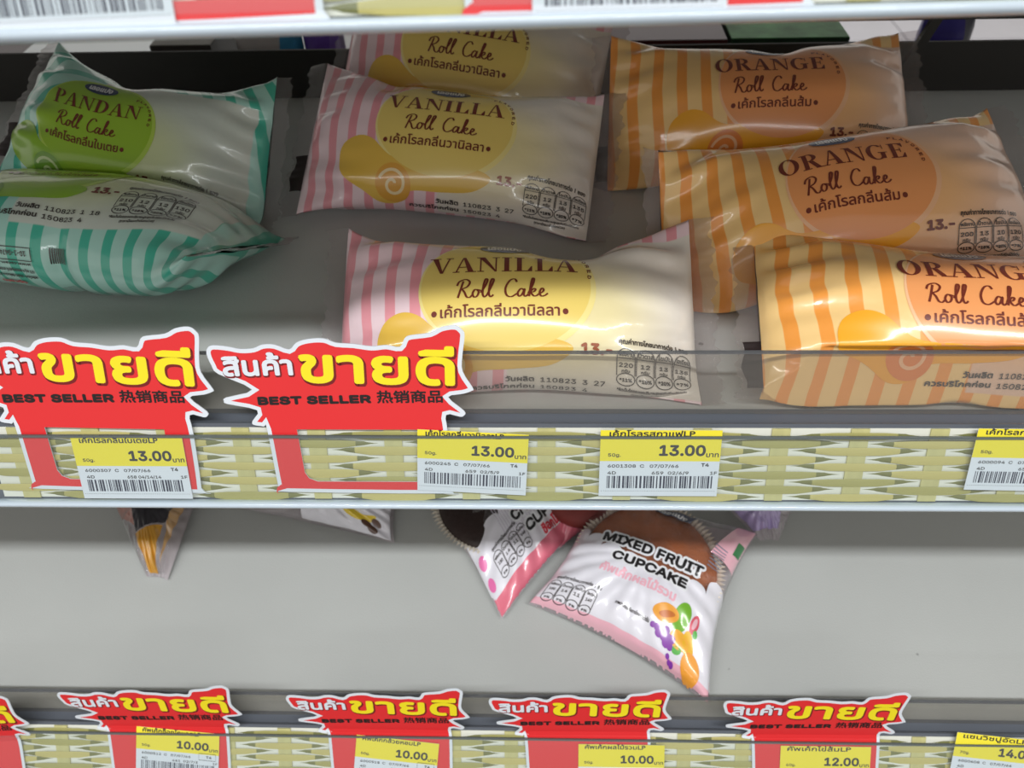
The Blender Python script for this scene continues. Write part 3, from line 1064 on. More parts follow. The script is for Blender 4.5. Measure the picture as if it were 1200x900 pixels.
class Tube:
    """pillow-shaped flow wrap. print coords: s along, a around"""

    def __init__(self, Lh, C, h0, twist=(0, 0), offs=((0, 0, 0), (0, 0, 0)), dents=(), seed=0, p=2.6, endh=1.2, crease=1.0, ns=120, na=128, rest=None):
        self.Lh, self.C, self.ns, self.na = Lh, C, ns, na
        S = np.linspace(-Lh, Lh, ns)
        G = np.zeros((ns, na, 3))
        rnd = random.Random(seed)
        ph = [rnd.uniform(0, 6.28) for _ in range(12)]
        fr = [rnd.randint(5, 15) for _ in range(6)]
        wtab = {}
        for i, s in enumerate(S):
            q = abs(s) / Lh
            h = endh + (h0 - endh) * max(0, 1 - q ** p) ** .62
            # half width so that the girth stays C
            lo, hi = 1, C / 4 + .5
            for _ in range(30):
                w_ = (lo + hi) / 2
                per = math.pi * (3 * (w_ + h) - math.sqrt((3 * w_ + h) * (w_ + 3 * h)))
                if per < C: lo = w_
                else: hi = w_
            t = np.linspace(0, 2 * math.pi, 721)
            x = w_ * np.sin(t)
            z = h * np.cos(t)
            if q > .7:      # squeeze to a lens towards the seal
                k = (q - .7) / .3
                zz = h * (1 - np.abs(np.sin(t)) ** 1.3) * np.sign(np.cos(t))
                z = z * (1 - k) + zz * k
            d = np.concatenate([[0], np.cumsum(np.hypot(np.diff(x), np.diff(z)))])
            d = d / d[-1]
            f = (np.arange(na) / na) % 1
            gx, gz = np.interp(f, d, x), np.interp(f, d, z)
            # f=0 is print centre, rising f goes towards +y
            fs = np.where(f > .5, f - 1, f)
            a = fs * C
            e = max(0, (q - .45) / .55)
            side = 0 if s < 0 else 1
            cr = np.zeros(na)
            for m_ in range(6):
                cr += np.sin(fr[m_] * 2 * math.pi * f + ph[m_] + side * 1.7 + q * 2.0 * (m_ - 2.5)) / 6
            cr *= 3.4 * crease * e * (1 - .9 * max(0, (q - .85) / .15))
            low = np.array([noise.noise(Vector((s * .022 + seed * 9.1, math.cos(2 * math.pi * ff) * 1.1, math.sin(2 * math.pi * ff) * 1.1))) for ff in f])
            disp = cr + low * 1.7 * (1 - q ** 6)
            for (ds, da, rs, ra, dep) in dents:
                disp = disp - dep * np.exp(-((s - ds) / rs) ** 2 - ((a - da) / ra) ** 2)
            nx, nz = gx / w_ ** 2, gz / max(h, 4) ** 2
            nn = np.sqrt(nx ** 2 + nz ** 2) + 1e-9
            gx = gx + disp * nx / nn
            gz = gz + disp * nz / nn
            tw = R_(twist[side]) * q ** 2.2
            c, sn = math.cos(tw), math.sin(tw)
            y2 = gx * c - gz * sn
            z2 = gx * sn + gz * c
            o = offs[side]
            G[i, :, 0] = s + o[0] * q ** 2
            G[i, :, 1] = y2 + o[1] * q ** 2
            G[i, :, 2] = z2 + o[2] * q ** 2
        self.G, self.S = G, S
        if rest: rest(G)
        dS = np.gradient(G, axis=0)
        dA = np.roll(G, -1, 1) - np.roll(G, 1, 1)
        N = np.cross(dS, dA)
        N /= np.linalg.norm(N, axis=2)[:, :, None] + 1e-9
        self.N = N

    def mapv(self, v, off):
        i = np.clip((v[:, 0] + self.Lh) / (2 * self.Lh) * (self.ns - 1), 0, self.ns - 1.001)
        j = (v[:, 1] / self.C * self.na) % self.na
        i0, j0 = i.astype(int), j.astype(int)
        fi, fj = (i - i0)[:, None], (j - j0)[:, None]
        j1 = (j0 + 1) % self.na
        j0 = j0 % self.na

        def bl(G): return (G[i0, j0] * (1 - fi) * (1 - fj) + G[i0 + 1, j0] * fi * (1 - fj) + G[i0, j1] * (1 - fi) * fj + G[i0 + 1, j1] * fi * fj)
        n = bl(self.N)
        n /= np.linalg.norm(n, axis=1)[:, None] + 1e-9
        return bl(self.G) + n * (off + v3(v)[:, 2:]), n


def roll_cake(kind, px, py, t, rot, alpha, yaw, label, Lh=77, C=182, h0=25, shift=0, asc=1.0, twist=(0, 0), offs=((0, 0, 0), (0, 0, 0)), dents=(), seed=0, zc=None, group=None, fins=(-12, 12), fin_w=9, crease=1.5, art_da=0, mark=(.16, .4)):
    if zc is not None:
        pos = at_z(px, py, zc)
    else:
        pos = at_t(px, py, t)
    M = TR(*pos) @ Matrix.Rotation(R_(yaw), 4, 'Z') @ Matrix.Rotation(R_(alpha), 4, 'X') @ Matrix.Rotation(R_(rot), 4, 'Z')
    T = thing('roll_cake_pack', label, 'cake', M, group or ('%s roll cakes on the middle shelf' % kind))
    Mn = np.array(M)
    Mi = np.array(M.inverted())

    def rest(G):
        # the bag settles: it flattens where it meets the deck and the front guard
        W = G @ Mn[:3, :3].T + Mn[:3, 3]
        z = W[..., 2]
        W[..., 2] = np.where(z < -229, -229 - 6.6 * (1 - np.exp(-(-229 - z) / 6.6)), z)
        for _ in range(1):
            lim = 211.5 + np.maximum(0, W[..., 2] + 234) * .42
            lim = np.minimum(lim, 221.5 - (W[..., 2] + 208) * 1.1)
            W[..., 1] = np.maximum(W[..., 1], lim)
        W[..., 1] = np.minimum(W[..., 1], 495)
        G[...] = (W - Mn[:3, 3]) @ Mi[:3, :3].T
    tb = Tube(Lh, C, h0, twist, offs, dents, seed, crease=crease, rest=rest)
    ns, na = tb.ns, tb.na
    V = tb.G.reshape(-1, 3)
    # close the seam with a doubled column so the print coordinates stay whole
    G2 = np.concatenate([tb.G, tb.G[:, :1]], 1)
    V = G2.reshape(-1, 3)
    half = na // 2
    cols = [(half + j) % na for j in range(na)] + [half]
    G2 = tb.G[:, cols]
    N2 = tb.N[:, cols]
    V = G2.reshape(-1, 3)
    aa = np.linspace(-C / 2, C / 2, na + 1)
    uv = np.stack(np.broadcast_arrays(tb.S[:, None] - shift, aa[None, :] - art_da), 2).reshape(-1, 2) / asc
    F = []
    w1 = na + 1
    for i in range(ns - 1):
        for j in range(na):
            a = i * w1 + j
            F.append((a, a + w1, a + w1 + 1, a + 1))
    body = put('wrapper', V, F, FILM[kind], T, smooth=True, uv=uv, normals=N2.reshape(-1, 3))
    for name, (v, tt), m, lay in art(kind):
        v, tt = refine(v, tt)
        v2 = v3(v) * [asc, asc, 1] + [shift, art_da, 0]
        ok = (np.abs(v2[:, 0]) < Lh - 1.0)
        tt2 = tt[ok[tt].all(1)]
        if not len(tt2): continue
        used = np.unique(tt2)
        mp = np.zeros(len(v2), int); mp[used] = np.arange(len(used))
        P, n = tb.mapv(v2[used], .14 + .06 * lay)
        put(name, P, mp[tt2], m, T, normals=n)
    # crimped clear seals with saw-toothed ends
    for sd, ang in ((0, fins[0]), (1, fins[1])):
        row = tb.G[0 if sd == 0 else -1]
        k = na // 4
        idx = list(range(-k, k + 1))
        c1 = row[[j % na for j in idx]]
        c2 = row[[(half - j) % na for j in idx]]
        base = (c1 + c2) / 2
        dirx = -1 if sd == 0 else 1
        nt_ = 18
        M_ = len(idx)
        nr = 6
        f = np.linspace(0, 1, 4 * nt_ + 1)
        bx = np.stack([np.interp(f, np.linspace(0, 1, M_), base[:, q]) for q in range(3)], 1)
        VV, FF = [], []
        an = R_(ang)
        for r in range(nr + 1):
            g = r / nr
            for u, p in enumerate(bx):
                L_ = fin_w * (1 + .12 * math.sin(u * .5 + seed))
                tooth = 1.4 * (abs((u % 4) - 2) / 2) if r == nr else 0
                d = g * L_ + tooth
                rid = .35 * math.sin(u * 1.9) * g
                curl = math.sin(an) * d * (.6 + .6 * g) + .7 * math.sin(u * .23 + seed)
                VV.append((p[0] + dirx * (d * math.cos(an) - .4), p[1], p[2] + curl * (g > 0) + rid))
        nb = len(bx)
        for r in range(nr):
            for u in range(nb - 1):
                a = r * nb + u
                FF.append((a, a + 1, a + nb + 1, a + nb))
        fo = put('seal_fin', VV, FF, fin_m, T, smooth=True)
        if sd == 0 and mark:
            # dark registration mark printed on the clear seal, lower end
            q0, q1 = int(nb * mark[0]), int(nb * mark[1])
            MV = [(VV[r * nb + u][0], VV[r * nb + u][1], VV[r * nb + u][2] + .25) for r in range(0, nr) for u in range(q0, q1)]
            wq = q1 - q0
            MF = [(r * wq + u, r * wq + u + 1, (r + 1) * wq + u + 1, (r + 1) * wq + u) for r in range(nr - 1) for u in range(wq - 1)]
            put('sense_mark', MV, MF, eye_m, T, smooth=True)
    return T


roll_cake('vanilla', 606, 376, 0, 0.5, 24, 0, 'vanilla roll cake in pink striped wrap, nearest, behind the second big red sign', Lh=76, C=180, h0=23, zc=-221, seed=3, art_da=-9,
          dents=((24, 40, 15, 13, 11), (14, 52, 12, 16, 4)), twist=(6, 10), fins=(-8, 10), group='vanilla roll cakes on the middle shelf')
roll_cake('vanilla', 530, 180, 0, -7.5, 32, 0, 'vanilla roll cake in pink striped wrap, middle of its three, fully in view', Lh=77, C=182, h0=23, zc=-210, seed=5, art_da=-10, shift=2,
          dents=((-38, 32, 8, 9, 4),), twist=(0, 0), fins=(-20, 14), fin_w=11)
roll_cake('vanilla', 556, 84, 450, -10, 42, 0, 'vanilla roll cake in pink striped wrap, rearmost and darkest, against the back', Lh=75, C=184, seed=7, art_da=-12)
roll_cake('orange', 1130, 389, 0, -4, 24, 0, 'orange roll cake in orange striped wrap, nearest, cut off by the right edge', Lh=84, C=188, zc=-218, seed=11, shift=-2, art_da=-9,
          dents=((-4, -44, 14, 10, 5),), twist=(-6, 0), fins=(-12, 10))
roll_cake('orange', 984, 246, 0, 6.5, 30, 0, 'orange roll cake in orange striped wrap, second from the front, its left end twisted', Lh=84, C=190, zc=-205, seed=13, shift=0, art_da=-10,
          twist=(34, -6), offs=((0, -10, -6), (0, 0, 0)), fins=(30, 10), crease=1.4)
roll_cake('orange', 888, 130, 423, 0, 38, 0, 'orange roll cake in orange striped wrap, rearmost of its three', Lh=80, C=184, seed=17, shift=5, art_da=-10,
          dents=((8, 40, 10, 10, 6),), twist=(24, -4), offs=((-2, -8, 0), (0, 0, 0)))
roll_cake('pandan', 172, 174, 0, -9, 34, 0, 'pandan roll cake in teal striped wrap, rear one with the full green name', Lh=68, C=184, zc=-206, seed=19, shift=-14, asc=.9, art_da=-15,
          dents=((-8, 46, 9, 12, 12),), twist=(-10, 18), offs=((0, 12, 4), (0, 0, 0)))
roll_cake('pandan', 104, 272, 0, -2, 2, -8, 'pandan roll cake in teal striped wrap, front one turned to show its underside', Lh=80, zc=-212, seed=23, shift=-12, asc=1.0, art_da=12,
          twist=(0, -34), dents=((6, -40, 5, 26, 3),), crease=1.3)


# ================================================================== cupcake packs on the bottom shelf
class Pad:
    """pillow over a four-cornered outline; print coords x (across) and y (up) in mm"""

    def __init__(self, corners, W, H, hz, pinch=.10, seed=0, n=90, pw=.55, cren=1.0):
        self.c = [np.array(p) for p in corners]     # BL BR TR TL (local mm)
        self.W, self.H, self.n = W, H, n
        u = np.linspace(-1, 1, n)
        U, Vv = np.meshgrid(u, u, indexing='ij')
        self.GT = self._g(U, Vv, hz, pinch, seed, 1, pw, cren)
        self.GB = self._g(U, Vv, hz * .12, pinch, seed + 5, -1, pw, cren)
        N = np.cross(np.gradient(self.GT, axis=0), np.gradient(self.GT, axis=1))
        self.N = N / (np.linalg.norm(N, axis=2)[:, :, None] + 1e-9)

    def _g(self, U, V, hz, pinch, seed, sg, pw, cren):
        U2 = U * (1 - pinch * (1 - V ** 2))
        V2 = V * (1 - pinch * .6 * (1 - U ** 2))
        a, b = (U2 + 1) / 2, (V2 + 1) / 2
        BL, BR, TR_, TL = self.c
        P = BL * ((1 - a) * (1 - b))[..., None] + BR * (a * (1 - b))[..., None] + TR_ * (a * b)[..., None] + TL * ((1 - a) * b)[..., None]
        z = hz * (np.clip((1 - U ** 2), 0, 1) * np.clip((1 - V ** 2), 0, 1)) ** pw
        e = np.maximum(np.abs(U), np.abs(V))
        nn = np.zeros_like(z)
        n = U.shape[0]
        for i in range(n):
            for j in range(n):
                nn[i, j] = noise.noise(Vector((U[i, j] * 2.1 + seed, V[i, j] * 2.1, seed * .7))) * 2.2 + noise.noise(Vector((U[i, j] * 6 + seed, V[i, j] * 6, 3))) * 1.0
        ang = np.arctan2(V, U)
        cr = np.sin(ang * 17 + seed) * np.sin(ang * 7 + 2 * seed) * 2.2 * cren
        env = np.clip(1 - e ** 8, 0, 1)
        z = z + (nn * .8 + cr * e ** 2) * env * (1 if sg > 0 else .3)
        P = P.copy()
        P[..., 2] += sg * np.maximum(z, -.2) + sg * .15
        return P

    def mapv(self, v, off):
        n = self.n
        i = np.clip((v[:, 0] / self.W + 1) / 2 * (n - 1), 0, n - 1.001)
        j = np.clip((v[:, 1] / self.H + 1) / 2 * (n - 1), 0, n - 1.001)
        i0, j0 = i.astype(int), j.astype(int)
        fi, fj = (i - i0)[:, None], (j - j0)[:, None]

        def bl(G): return G[i0, j0] * (1 - fi) * (1 - fj) + G[i0 + 1, j0] * fi * (1 - fj) + G[i0, j0 + 1] * (1 - fi) * fj + G[i0 + 1, j0 + 1] * fi * fj
        nn = bl(self.N)
        nn /= np.linalg.norm(nn, axis=1)[:, None] + 1e-9
        return bl(self.GT) + nn * (off + v3(v)[:, 2:]), nn


wrap_clear = clear_mat('cupcake_film_clear', (252, 250, 250), haze=.03, haze_rgb=(225, 222, 226), rough=.1, gloss=2.0, bump=.7, bscale=90)


def pad_pack(name, label, px_corners, zplane, W, H, hz, arts, cake=None, seed=0, pinch=.1, group=None, cren=1.0, pw=.55, clear=None):
    """px_corners BL BR TR TL; zplane: list of heights of the four corners (mm)"""
    P = [at_z(p[0], p[1], z) for p, z in zip(px_corners, zplane)]
    c = sum(P, Vector()) / 4
    ex = ((P[1] + P[2]) - (P[0] + P[3])).normalized()
    ey = ((P[3] + P[2]) - (P[0] + P[1]))
    ez = ex.cross(ey).normalized()
    ey = ez.cross(ex)
    M = Matrix((ex, ey, ez)).transposed().to_4x4()
    M.translation = c
    Mi = M.inverted()
    pad = Pad([tuple(Mi @ p) for p in P], W, H, hz, pinch, seed, cren=cren, pw=pw)
    T = thing(name, label, 'cake', M, group)
    n = pad.n
    idx = np.arange(n * n).reshape(n, n)
    F = []
    for i in range(n - 1):
        for j in range(n - 1):
            F.append((idx[i, j], idx[i + 1, j], idx[i + 1, j + 1], idx[i, j + 1]))
    put('wrapper', pad.GT.reshape(-1, 3), F, clear or wrap_clear, T, smooth=True)
    put('wrapper_back', pad.GB.reshape(-1, 3), [f[::-1] for f in F], mat('film_back_pale', (214, 208, 212), .4, coat=.5), T, smooth=True)
    for nm, sh, m, lay in arts:
        v, t = refine(*sh)
        ok = (np.abs(v[:, 0]) < W * .999) & (np.abs(v[:, 1]) < H * .999)
        t = t[ok[t].all(1)]
        if not len(t): continue
        used = np.unique(t)
        mp = np.zeros(len(v), int); mp[used] = np.arange(len(used))
        Pp, nn = pad.mapv(v[used], .16 + .07 * lay)
        put(nm, Pp, mp[t], m, T, normals=nn)
    if cake:
        cx, cy, r, hh, cm, lm = cake
        # domed cake
        V, F = [], []
        ns_, nr_ = 64, 14
        for i in range(nr_ + 1):
            g = i / nr_
            rr = r * math.sin(g * math.pi / 2)
            for k in range(ns_):
                a = 2 * math.pi * k / ns_
                bump = 1 + .02 * math.sin(3 * a + seed)
                V.append((cx + rr * bump * math.cos(a), cy + rr * bump * math.sin(a), hh * (.45 + .55 * math.cos(g * math.pi / 2))))
        for i in range(nr_):
            for k in range(ns_):
                a, b = i * ns_ + k, i * ns_ + (k + 1) % ns_
                F.append((a, a + ns_, b + ns_, b))
        put('cake_dome', V, F, cm, T, smooth=True)
        if lm:
            V, F = [], []
            nk = 96
            for lev, (rad, z_) in enumerate(((r * .78, -1), (r * 1.03, hh * .5), (r * 1.09, hh * .56))):
                for k in range(nk * 2):
                    a = math.pi * k / nk
                    rr = rad + (1.1 if k % 2 else -1.1) * (.5 + .5 * lev)
                    V.append((cx + rr * math.cos(a), cy + rr * math.sin(a), z_ + (.6 if k % 2 else 0)))
            for lev in range(2):
                for k in range(nk * 2):
                    a, b = lev * nk * 2 + k, lev * nk * 2 + (k + 1) % (nk * 2)
                    F.append((a, b, b + nk * 2, a + nk * 2))
            put('paper_liner', V, F, lm, T)
    return T


pwhite = pm('cup_print_white', (232, 230, 238))
pinkp = pm('cup_print_pink', (244, 186, 200))
pinkd = pm('cup_print_rose', (232, 120, 140))
cup_black = pm('cup_print_black', (30, 26, 28))
cake_brown = mat('cake_crust_brown', (186, 100, 40), .7, noise_amt=.22, nscale=70, bump=.5, bscale=500)
choc = mat('cake_chocolate', (44, 28, 24), .55, noise_amt=.3, nscale=60, bump=.6, bscale=400)
liner_m = mat('paper_liner_cream', (232, 222, 206), .8)
teal_d = pm('print_green_dark', (30, 120, 60))


def cloud_top(W, y, bumps, amp, ybot, xin=0):
    """white printed area whose upper edge is scalloped like a cloud"""
    P = [(-W + xin, ybot), (W - xin, ybot)]
    n = len(bumps)
    x = W - xin
    for b, up in bumps:
        x1 = x - b
        for k in range(0, 9):
            a = math.pi * k / 8
            xx = x - b / 2 + b / 2 * math.cos(a)
            yy = y + up + amp * math.sin(a)
            P.append((xx, yy))
        x = x1
    return np.array(P)


def fruit_art(dx, dy, k=1):
    L = []

    def A(nm, loops, rgb, lay): L.append((nm, xf(loop_fill(loops, 3), dx, dy, k), pm('fruit_' + nm, rgb), lay))
    A('melon_green', [ellipse(7, 14, 7, 12.5, 30, -18)], (120, 182, 50), 4)
    A('papaya_orange', [ellipse(-7, 10, 12, 7.2, 30, 18)], (244, 170, 70), 5)
    A('papaya_seed', [ellipse(-6, 9.5, 7.5, 2.6, 20, 22)], (206, 120, 60), 6)
    A('dragonfruit_red', [ellipse(19, 15, 3.6, 8, 24, -14)], (222, 90, 110), 4)
    A('dragonfruit_flesh', [ellipse(19, 15.5, 1.8, 5, 20, -14)], (240, 190, 200), 5)
    A('leaf_green', [ellipse(21, 8.5, 2.0, 3, 16), ellipse(8, -9, 4, 2.6, 16, 20)], (96, 184, 84), 5)
    A('pineapple_yellow', [ellipse(16.5, -1, 5, 9.5, 28, 8)], (240, 186, 40), 5)
    A('mango_yellow', [ellipse(9, -2, 8.5, 6.5, 28)], (244, 178, 60), 5)
    A('orange_fruit', [ellipse(21, -13, 8, 8.8, 30)], (246, 164, 56), 6)
    g = [(-15, -3, 2.1), (-11, -3, 2.8), (-7, -2, 3), (-3, -1, 3), (-9, -6, 3), (-5, -6, 3.2), (0, -5, 3.2), (-2, -9, 3), (2, -9, 2.8), (3, -4.5, 2.8), (-4, -2.5, 3), (2, -15, 1.7), (6, -18, 1.8), (4, -17.5, 1.5)]
    for i, q in enumerate(g):
        L.append(('printed_grape', xf(loop_fill([ellipse(q[0], q[1], q[2], q[2], 16)]), dx, dy, k), pm('fruit_grape', (136, 56, 168)), 7 + (i % 3)))
    ll = {}
    out = []
    for nm, sh, m, lay in L:
        key = (m.name, lay)
        if key in ll: ll[key][1].append(sh)
        else: ll[key] = (nm, [sh], m, lay)
    for nm, shs, m, lay in ll.values():
        out.append(('printed_fruit', cat(*shs), m, lay))
    return out


def cup_table(x, y, k=1, n=4, rot=0):
    it = []
    for i in range(n):
        x0 = i * 8.2
        arch = [(x0, 3), (x0, 11)] + [(x0 + 3.8 - 3.8 * math.cos(a), 11 + 3 * math.sin(a)) for a in np.linspace(.1, 3.04, 8)] + [(x0 + 7.6, 11), (x0 + 7.6, 3)]
        it.append(stroke(arch, .45, False, 2))
        it.append(stroke(ellipse(x0 + 3.8, 2.2, 3.8, 2.5, 18), .45, True))
        it.append(text(('180', '14', '11', '140')[i], x0 + 1.8, x0 + 5.8, 7.2, 2.2, .1))
        it.append(text(('พลังงาน', 'น้ำตาล', 'ไขมัน', 'โซเดียม')[i], x0 + 1, x0 + 6.8, 10.6, 1.2, .08, base=TB))
        it.append(text('9%', x0 + 2, x0 + 5.6, 1.5, 1.5, .12))
    it.append(text('คุณค่าทางโภชนาการต่อ 1 ชิ้น', 2, 8.2 * n, 15.5, 1.6, .1, base=TB))
    return xf(cat(*it), x, y, k, k, rot)


def outlined(lines, m_in, m_out, r, lay):
    sh = cat(*lines)
    return [('lettering_border', fat(sh, r, 10), m_out, lay), ('lettering', sh, m_in, lay + 1)]


DZ = -433


def shifted(a, dy=-9, keep=()):
    return [(n, sh, m, l) if n in keep or n in ('pink_band', 'brand_patch', 'brand_lettering') else (n, xf(sh, 0, dy), m, l) for n, sh, m, l in a]


# mixed fruit cupcake
W_, H_ = 55, 50
arts = [('pink_band', loop_fill([rect(-55, -50, 55, -42)], 1.8), pinkp, 1),
        ('pink_band', loop_fill([np.array([(36, 20), (55, 16), (55, 50), (44, 50)])], 1.8), pinkp, 1),
        ('pink_band', loop_fill([np.array([(-55, 30), (-40, 30), (-20, 50), (-45, 50)])], 1.8), pinkp, 1),
        ('brand_patch', loop_fill([np.array([(-8, 38), (16, 35), (18, 44), (-8, 47)])], 1.8), NAVY, 2),
        ('brand_lettering', text('เลอแปง', -6, 13, 39, 3.4, .3, rot=-7, base=TB), PWHITE, 4),
        ('white_cloud', loop_fill([cloud_top(54.5, 3, [(12, 6), (14, 0), (16, -2), (16, -1), (14, 0), (15, 2), (12, 8), (10, 12)], 4, -37)], 1.8), pwhite, 2)]
arts += outlined([text('MIXED FRUIT', -33, 36, 10, 8.6, .55, rot=0), text('CUPCAKE', -22, 29, -1, 7.8, .55)], cup_black, PWHITE, 1.5, 5)
arts += [('thai_lettering', text('คัพเค้กผลไม้รวม', -26, 25, -11, 4.4, .35, base=TB), pinkp, 5),
         ('small_lettering', cat(cup_table(-50, -38, .95), text('ภาพประกอบเพื่อการโฆษณาเท่านั้น', -8, 14, -27, 1.5, .08, rot=-3, base=TB)), BLACK, 5),
         ('panel_lettering', cat(*[stroke([(37, 20 + 2.2 * i), (46, 19 + 2.2 * i)], .6, False, 3) for i in range(8)]), pm('print_slate', (120, 130, 150)), 4),
         ('green_badge', loop_fill([rect(49, 35, 53.5, 44)], 1.8), teal_d, 4)]
arts += fruit_art(27, -26, .7)
pad_pack('cupcake_pack', 'mixed fruit cupcake in white and pink wrap with fruit picture, alone in front', [(619, 707), (831, 826), (888, 626), (692, 575)], [-429, -428, -424, -424],
         W_, H_, 27, shifted(arts), cake=(0, 3, 41, 23, cake_brown, liner_m), seed=2, pinch=.15, group='cupcakes on the bottom shelf', pw=.38)

# chocolate cupcake
arts = [('pink_band', loop_fill([rect(-55, -50, 55, -40)], 1.8), pinkd, 1),
        ('white_cloud', loop_fill([cloud_top(55, -10, [(14, 4), (15, 0), (16, 0), (16, 0), (16, 0), (16, 0), (16, 4)], 4, -41)], 1.8), pwhite, 2),
        ('fine_stripes', cat(*[stroke([(-25 + i * 2.2, -30), (-25 + i * 2.2, 6)], .5, False, 3) for i in range(30)]), pm('cup_print_lilac', (208, 200, 216)), 3)]
arts += outlined([text('CHOCOLATE', -14, 50, 3, 9, .6), text('CUPCAKE', -8, 44, -8, 8.4, .6)], cup_black, PWHITE, 1.5, 5)
arts += [('red_lettering', text('ช็อกโกแลต คัพเค้ก', 2, 52, -16, 4.6, .4, base=TB), pm('cup_print_red', (214, 50, 66)), 5),
         ('small_lettering', cup_table(-42, -38, 1), BLACK, 5),
         ('pink_dots', cat(loop_fill([ellipse(-50, -22, 3, 4, 14)]), loop_fill([ellipse(-51, -34, 2.6, 4, 14)]), loop_fill([ellipse(-50, 12, 3, 4, 14)])), pm('cup_print_magenta', (240, 120, 180)), 4)]
pad_pack('cupcake_pack', 'chocolate cupcake in white and pink wrap, hanging tip down below the second price label', [(588, 726), (705, 590), (610, 480), (488, 566)], [-429, -425, -422, -422],
         55, 50, 17, shifted(arts, -24, ('white_cloud', 'small_lettering', 'pink_dots', 'fine_stripes')), cake=(-8, 4, 40, 15, choc, liner_m), seed=4, pinch=.08, group='cupcakes on the bottom shelf', cren=1.2)

# pack whose pink corner shows between them
arts = [('pink_band', loop_fill([rect(-50, -45, 50, -10)], 1.8), pinkd, 1), ('white_cloud', loop_fill([cloud_top(50, 8, [(20, 0)] * 5, 4, -12)], 1.8), pwhite, 1)]
pad_pack('cupcake_pack', 'red and pink cupcake wrap wedged behind the chocolate cupcake', [(655, 644), (722, 600), (742, 520), (640, 520)], [-429, -425, -415, -415],
         50, 45, 22, arts, cake=(-10, -8, 24, 20, mat('cake_red', (122, 40, 34), .6, noise_amt=.3, nscale=60), None), seed=6, group='cupcakes on the bottom shelf')

# banana pack
arts = [('white_cloud', loop_fill([rect(-4, -43, 58, 43)], 1.8), pwhite, 1),
        ('printed_banana', cat(xf(loop_fill([smooth_path([(-12, 6), (-9, -4), (0, -9), (10, -6), (13, 0), (4, -1), (-4, 3), (-8, 9)], 5, True)[::-1]], 1.8), 36, -24)), pm('banana_yellow', (238, 206, 40)), 3),
        ('printed_chocolate', cat(*[loop_fill([ellipse(x, y, 3.2, 4, 16, 30)]) for x, y in ((42, -34), (49, -30), (46, -38))]), pm('choc_print', (92, 60, 44)), 4),
        ('printed_cherry', loop_fill([ellipse(52, -2, 3, 3, 16)]), pm('cherry_print', (214, 40, 60)), 4)]
pad_pack('cupcake_pack', 'clear and white cupcake wrap with a banana picture on its corner', [(266, 592), (462, 636), (474, 560), (300, 540)], [-429, -431, -425, -425],
         60, 44, 20, arts, cake=None, seed=8, pinch=.06, group='cupcakes on the bottom shelf', cren=1.8)

# leftmost: brown cake, black tray, gold base
arts = [('brown_panel', loop_fill([np.array([(-44, -4), (-14, -16), (-2, 40), (-46, 40)])], 1.8), pm('wrap_cocoa', (156, 104, 92)), 1),
        ('black_panel', loop_fill([np.array([(-20, -18), (30, -10), (40, 42), (-8, 42)])], 1.8), pm('wrap_black', (40, 36, 42)), 2),
        ('gold_panel', loop_fill([np.array([(-18, -41), (14, -41), (26, -12), (-22, -19)])], 1.8), pm('wrap_gold', (198, 142, 40)), 3),
        ('tan_panel', loop_fill([np.array([(28, -36), (40, -10), (45, 42), (36, 42)])], 1.8), pm('wrap_tan', (190, 150, 100)), 3)]
pad_pack('cake_pack', 'small clear pack with dark top and golden pointed tip, leftmost on the bottom shelf', [(172, 676), (196, 680), (248, 545), (112, 545)], [-429, -431, -420, -420],
         46, 42, 20, arts, cake=None, seed=10, pinch=.05, group='cupcakes on the bottom shelf', cren=1.4)

# purple, right
arts = [('lilac_panel', loop_fill([rect(-40, -30, 20, 40)], 1.8), pm('wrap_lilac', (176, 160, 204)), 1),
        ('lilac_letters', cat(*[stroke([(-10 + 5 * i, -10), (-7 + 5 * i, 8)], .8, False, 3) for i in range(5)]), pm('wrap_violet', (104, 92, 140)), 3)]
pad_pack('cake_pack', 'lilac and clear pack whose tip shows right of the mixed fruit cupcake', [(892, 634), (912, 634), (948, 560), (812, 560)], [-428, -428, -415, -415],
         42, 40, 14, arts, cake=None, seed=12, pinch=.05, group='cupcakes on the bottom shelf', cren=1.6)

# ================================================================== goods of the opposite side, seen through the gap
# the run of shelf they stand on, its top below the line of sight
op = thing('shelf', 'shelf of the opposite aisle glimpsed through the gap behind the cakes', 'shelf', TR(-100, 520, -262))
put('deck', *box(-330, 330, 0, 240, -16, 0), steel, op)
put('front_edge', *box(-330, 330, 240, 246, -30, 2), edge_m, op)


ou = thing('shelf', 'unseen upper shelf of the opposite aisle, added to block light from behind the cakes', 'shelf', TR(0, 512, -40))  # out of view, added to keep light from the rear off the cakes
put('deck', *box(-720, 720, 0, 270, -16, 0), steel, ou)
put('front_edge', *box(-720, 720, 270, 278, -28, 2), edge_m, ou)


def far_box(px0, px1, y, z_top, h, dep, name, label, mtop, mside, slant=0):
    r0, r1 = ray(px0, 52), ray(px1, 52)
    x0, x1 = r0.x * y / r0.y, r1.x * y / r1.y
    T = thing(name, label, 'packaged goods', TR((x0 + x1) / 2, y, z_top - h))
    w_ = (x1 - x0) / 2
    V, F = box(-w_, w_, 0, dep, 0, h)
    ob = put('carton', V, F, mside, T)
    put('lid', *box(-w_ + .4, w_ - .4, .4, dep - .4, h, h + .6), mtop, T)
    return T


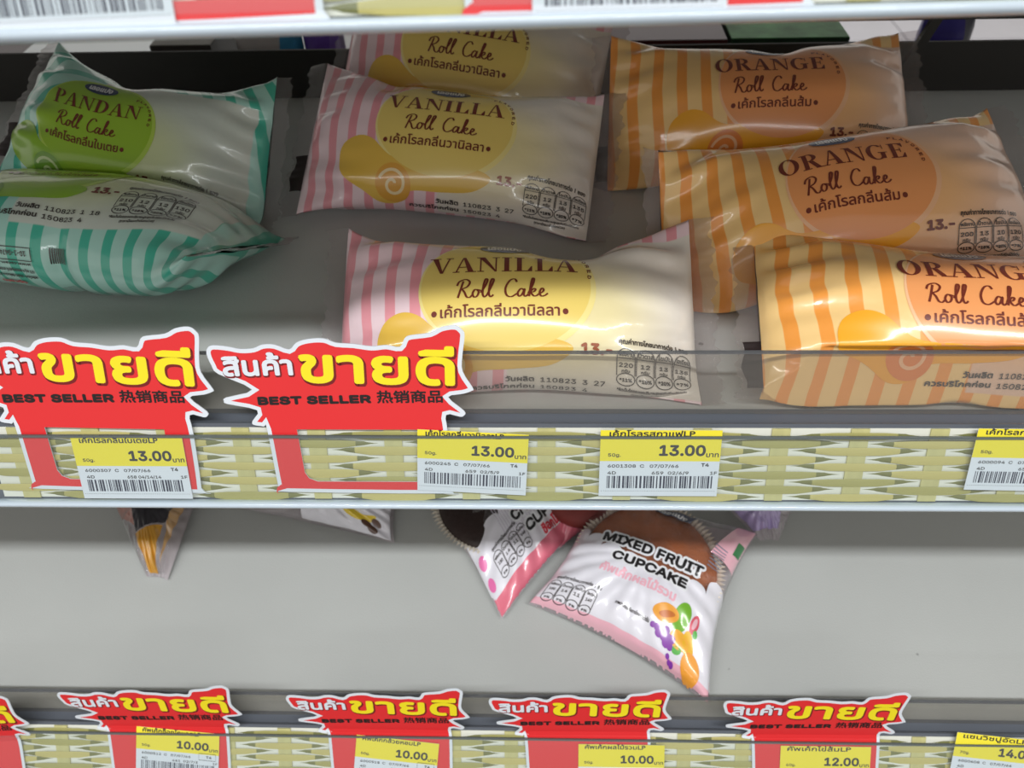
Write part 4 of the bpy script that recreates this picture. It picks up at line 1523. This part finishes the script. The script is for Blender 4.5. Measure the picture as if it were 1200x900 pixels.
far_box(706, 852, 535, -217, 48, 50, 'carton', 'dark red carton with a white lid behind the shelf gap', mat('lid_white', (216, 206, 214), .4), mat('carton_red', (96, 30, 30), .5))
far_box(856, 994, 535, -216.5, 50, 50, 'carton', 'green carton with a pale green lid behind the shelf gap', mat('lid_green', (120, 196, 130), .4, noise_amt=.5, nscale=40), mat('carton_green', (28, 62, 34), .5))
far_box(174, 246, 540, -218, 47, 60, 'carton', 'pale grey carton seen through the gap at the left', mat('lid_grey', (168, 164, 158), .5, noise_amt=.2, nscale=30), mat('carton_grey', (70, 64, 60), .5))


def far_pouch(px0, px1, y, z, name, label, m, m2, h=46):
    r0, r1 = ray(px0, 50), ray(px1, 50)
    x0, x1 = r0.x * y / r0.y, r1.x * y / r1.y
    T = thing(name, label, 'packaged goods', TR((x0 + x1) / 2, y + 20, z - h))
    w_ = (x1 - x0) / 2
    V, F = [], []
    n, k = 14, 12
    for i in range(n + 1):
        u = -1 + 2 * i / n
        th = 16 * (1 - u * u) ** .5 + 1
        for j in range(k):
            a = 2 * math.pi * j / k
            V.append((u * w_, th * math.cos(a), h / 2 + h / 2 * math.sin(a) * (1 - .18 * (1 - u * u)) + 1.2 * math.sin(5 * u + a)))
    fm = []
    for i in range(n):
        for j in range(k):
            F.append((i * k + j, i * k + (j + 1) % k, (i + 1) * k + (j + 1) % k, (i + 1) * k + j))
            fm.append(1 if i > n * .68 else 0)
    F += [tuple(range(k)), tuple(range(n * k, n * k + k))[::-1]]
    fm += [0, 1]
    put('pouch_film', V, F, [m, m2], T, smooth=True, fm=fm)
    return T


far_pouch(264, 345, 540, -211, 'snack_pouch', 'white pouch with a blue end seen through the gap at the left', mat('pouch_white', (200, 192, 190), .3), mat('pouch_blue', (60, 150, 200), .3))
far_pouch(347, 396, 545, -212, 'snack_pouch', 'violet pouch seen through the gap, left of the rear vanilla cake', mat('pouch_violet', (110, 70, 180), .3), mat('pouch_violet2', (128, 96, 190), .3))
far_pouch(1090, 1150, 545, -208, 'snack_pouch', 'blue violet pouch seen through the gap at the right, beside the bracket', mat('pouch_indigo', (70, 60, 160), .3), mat('pouch_slate', (110, 110, 124), .3))
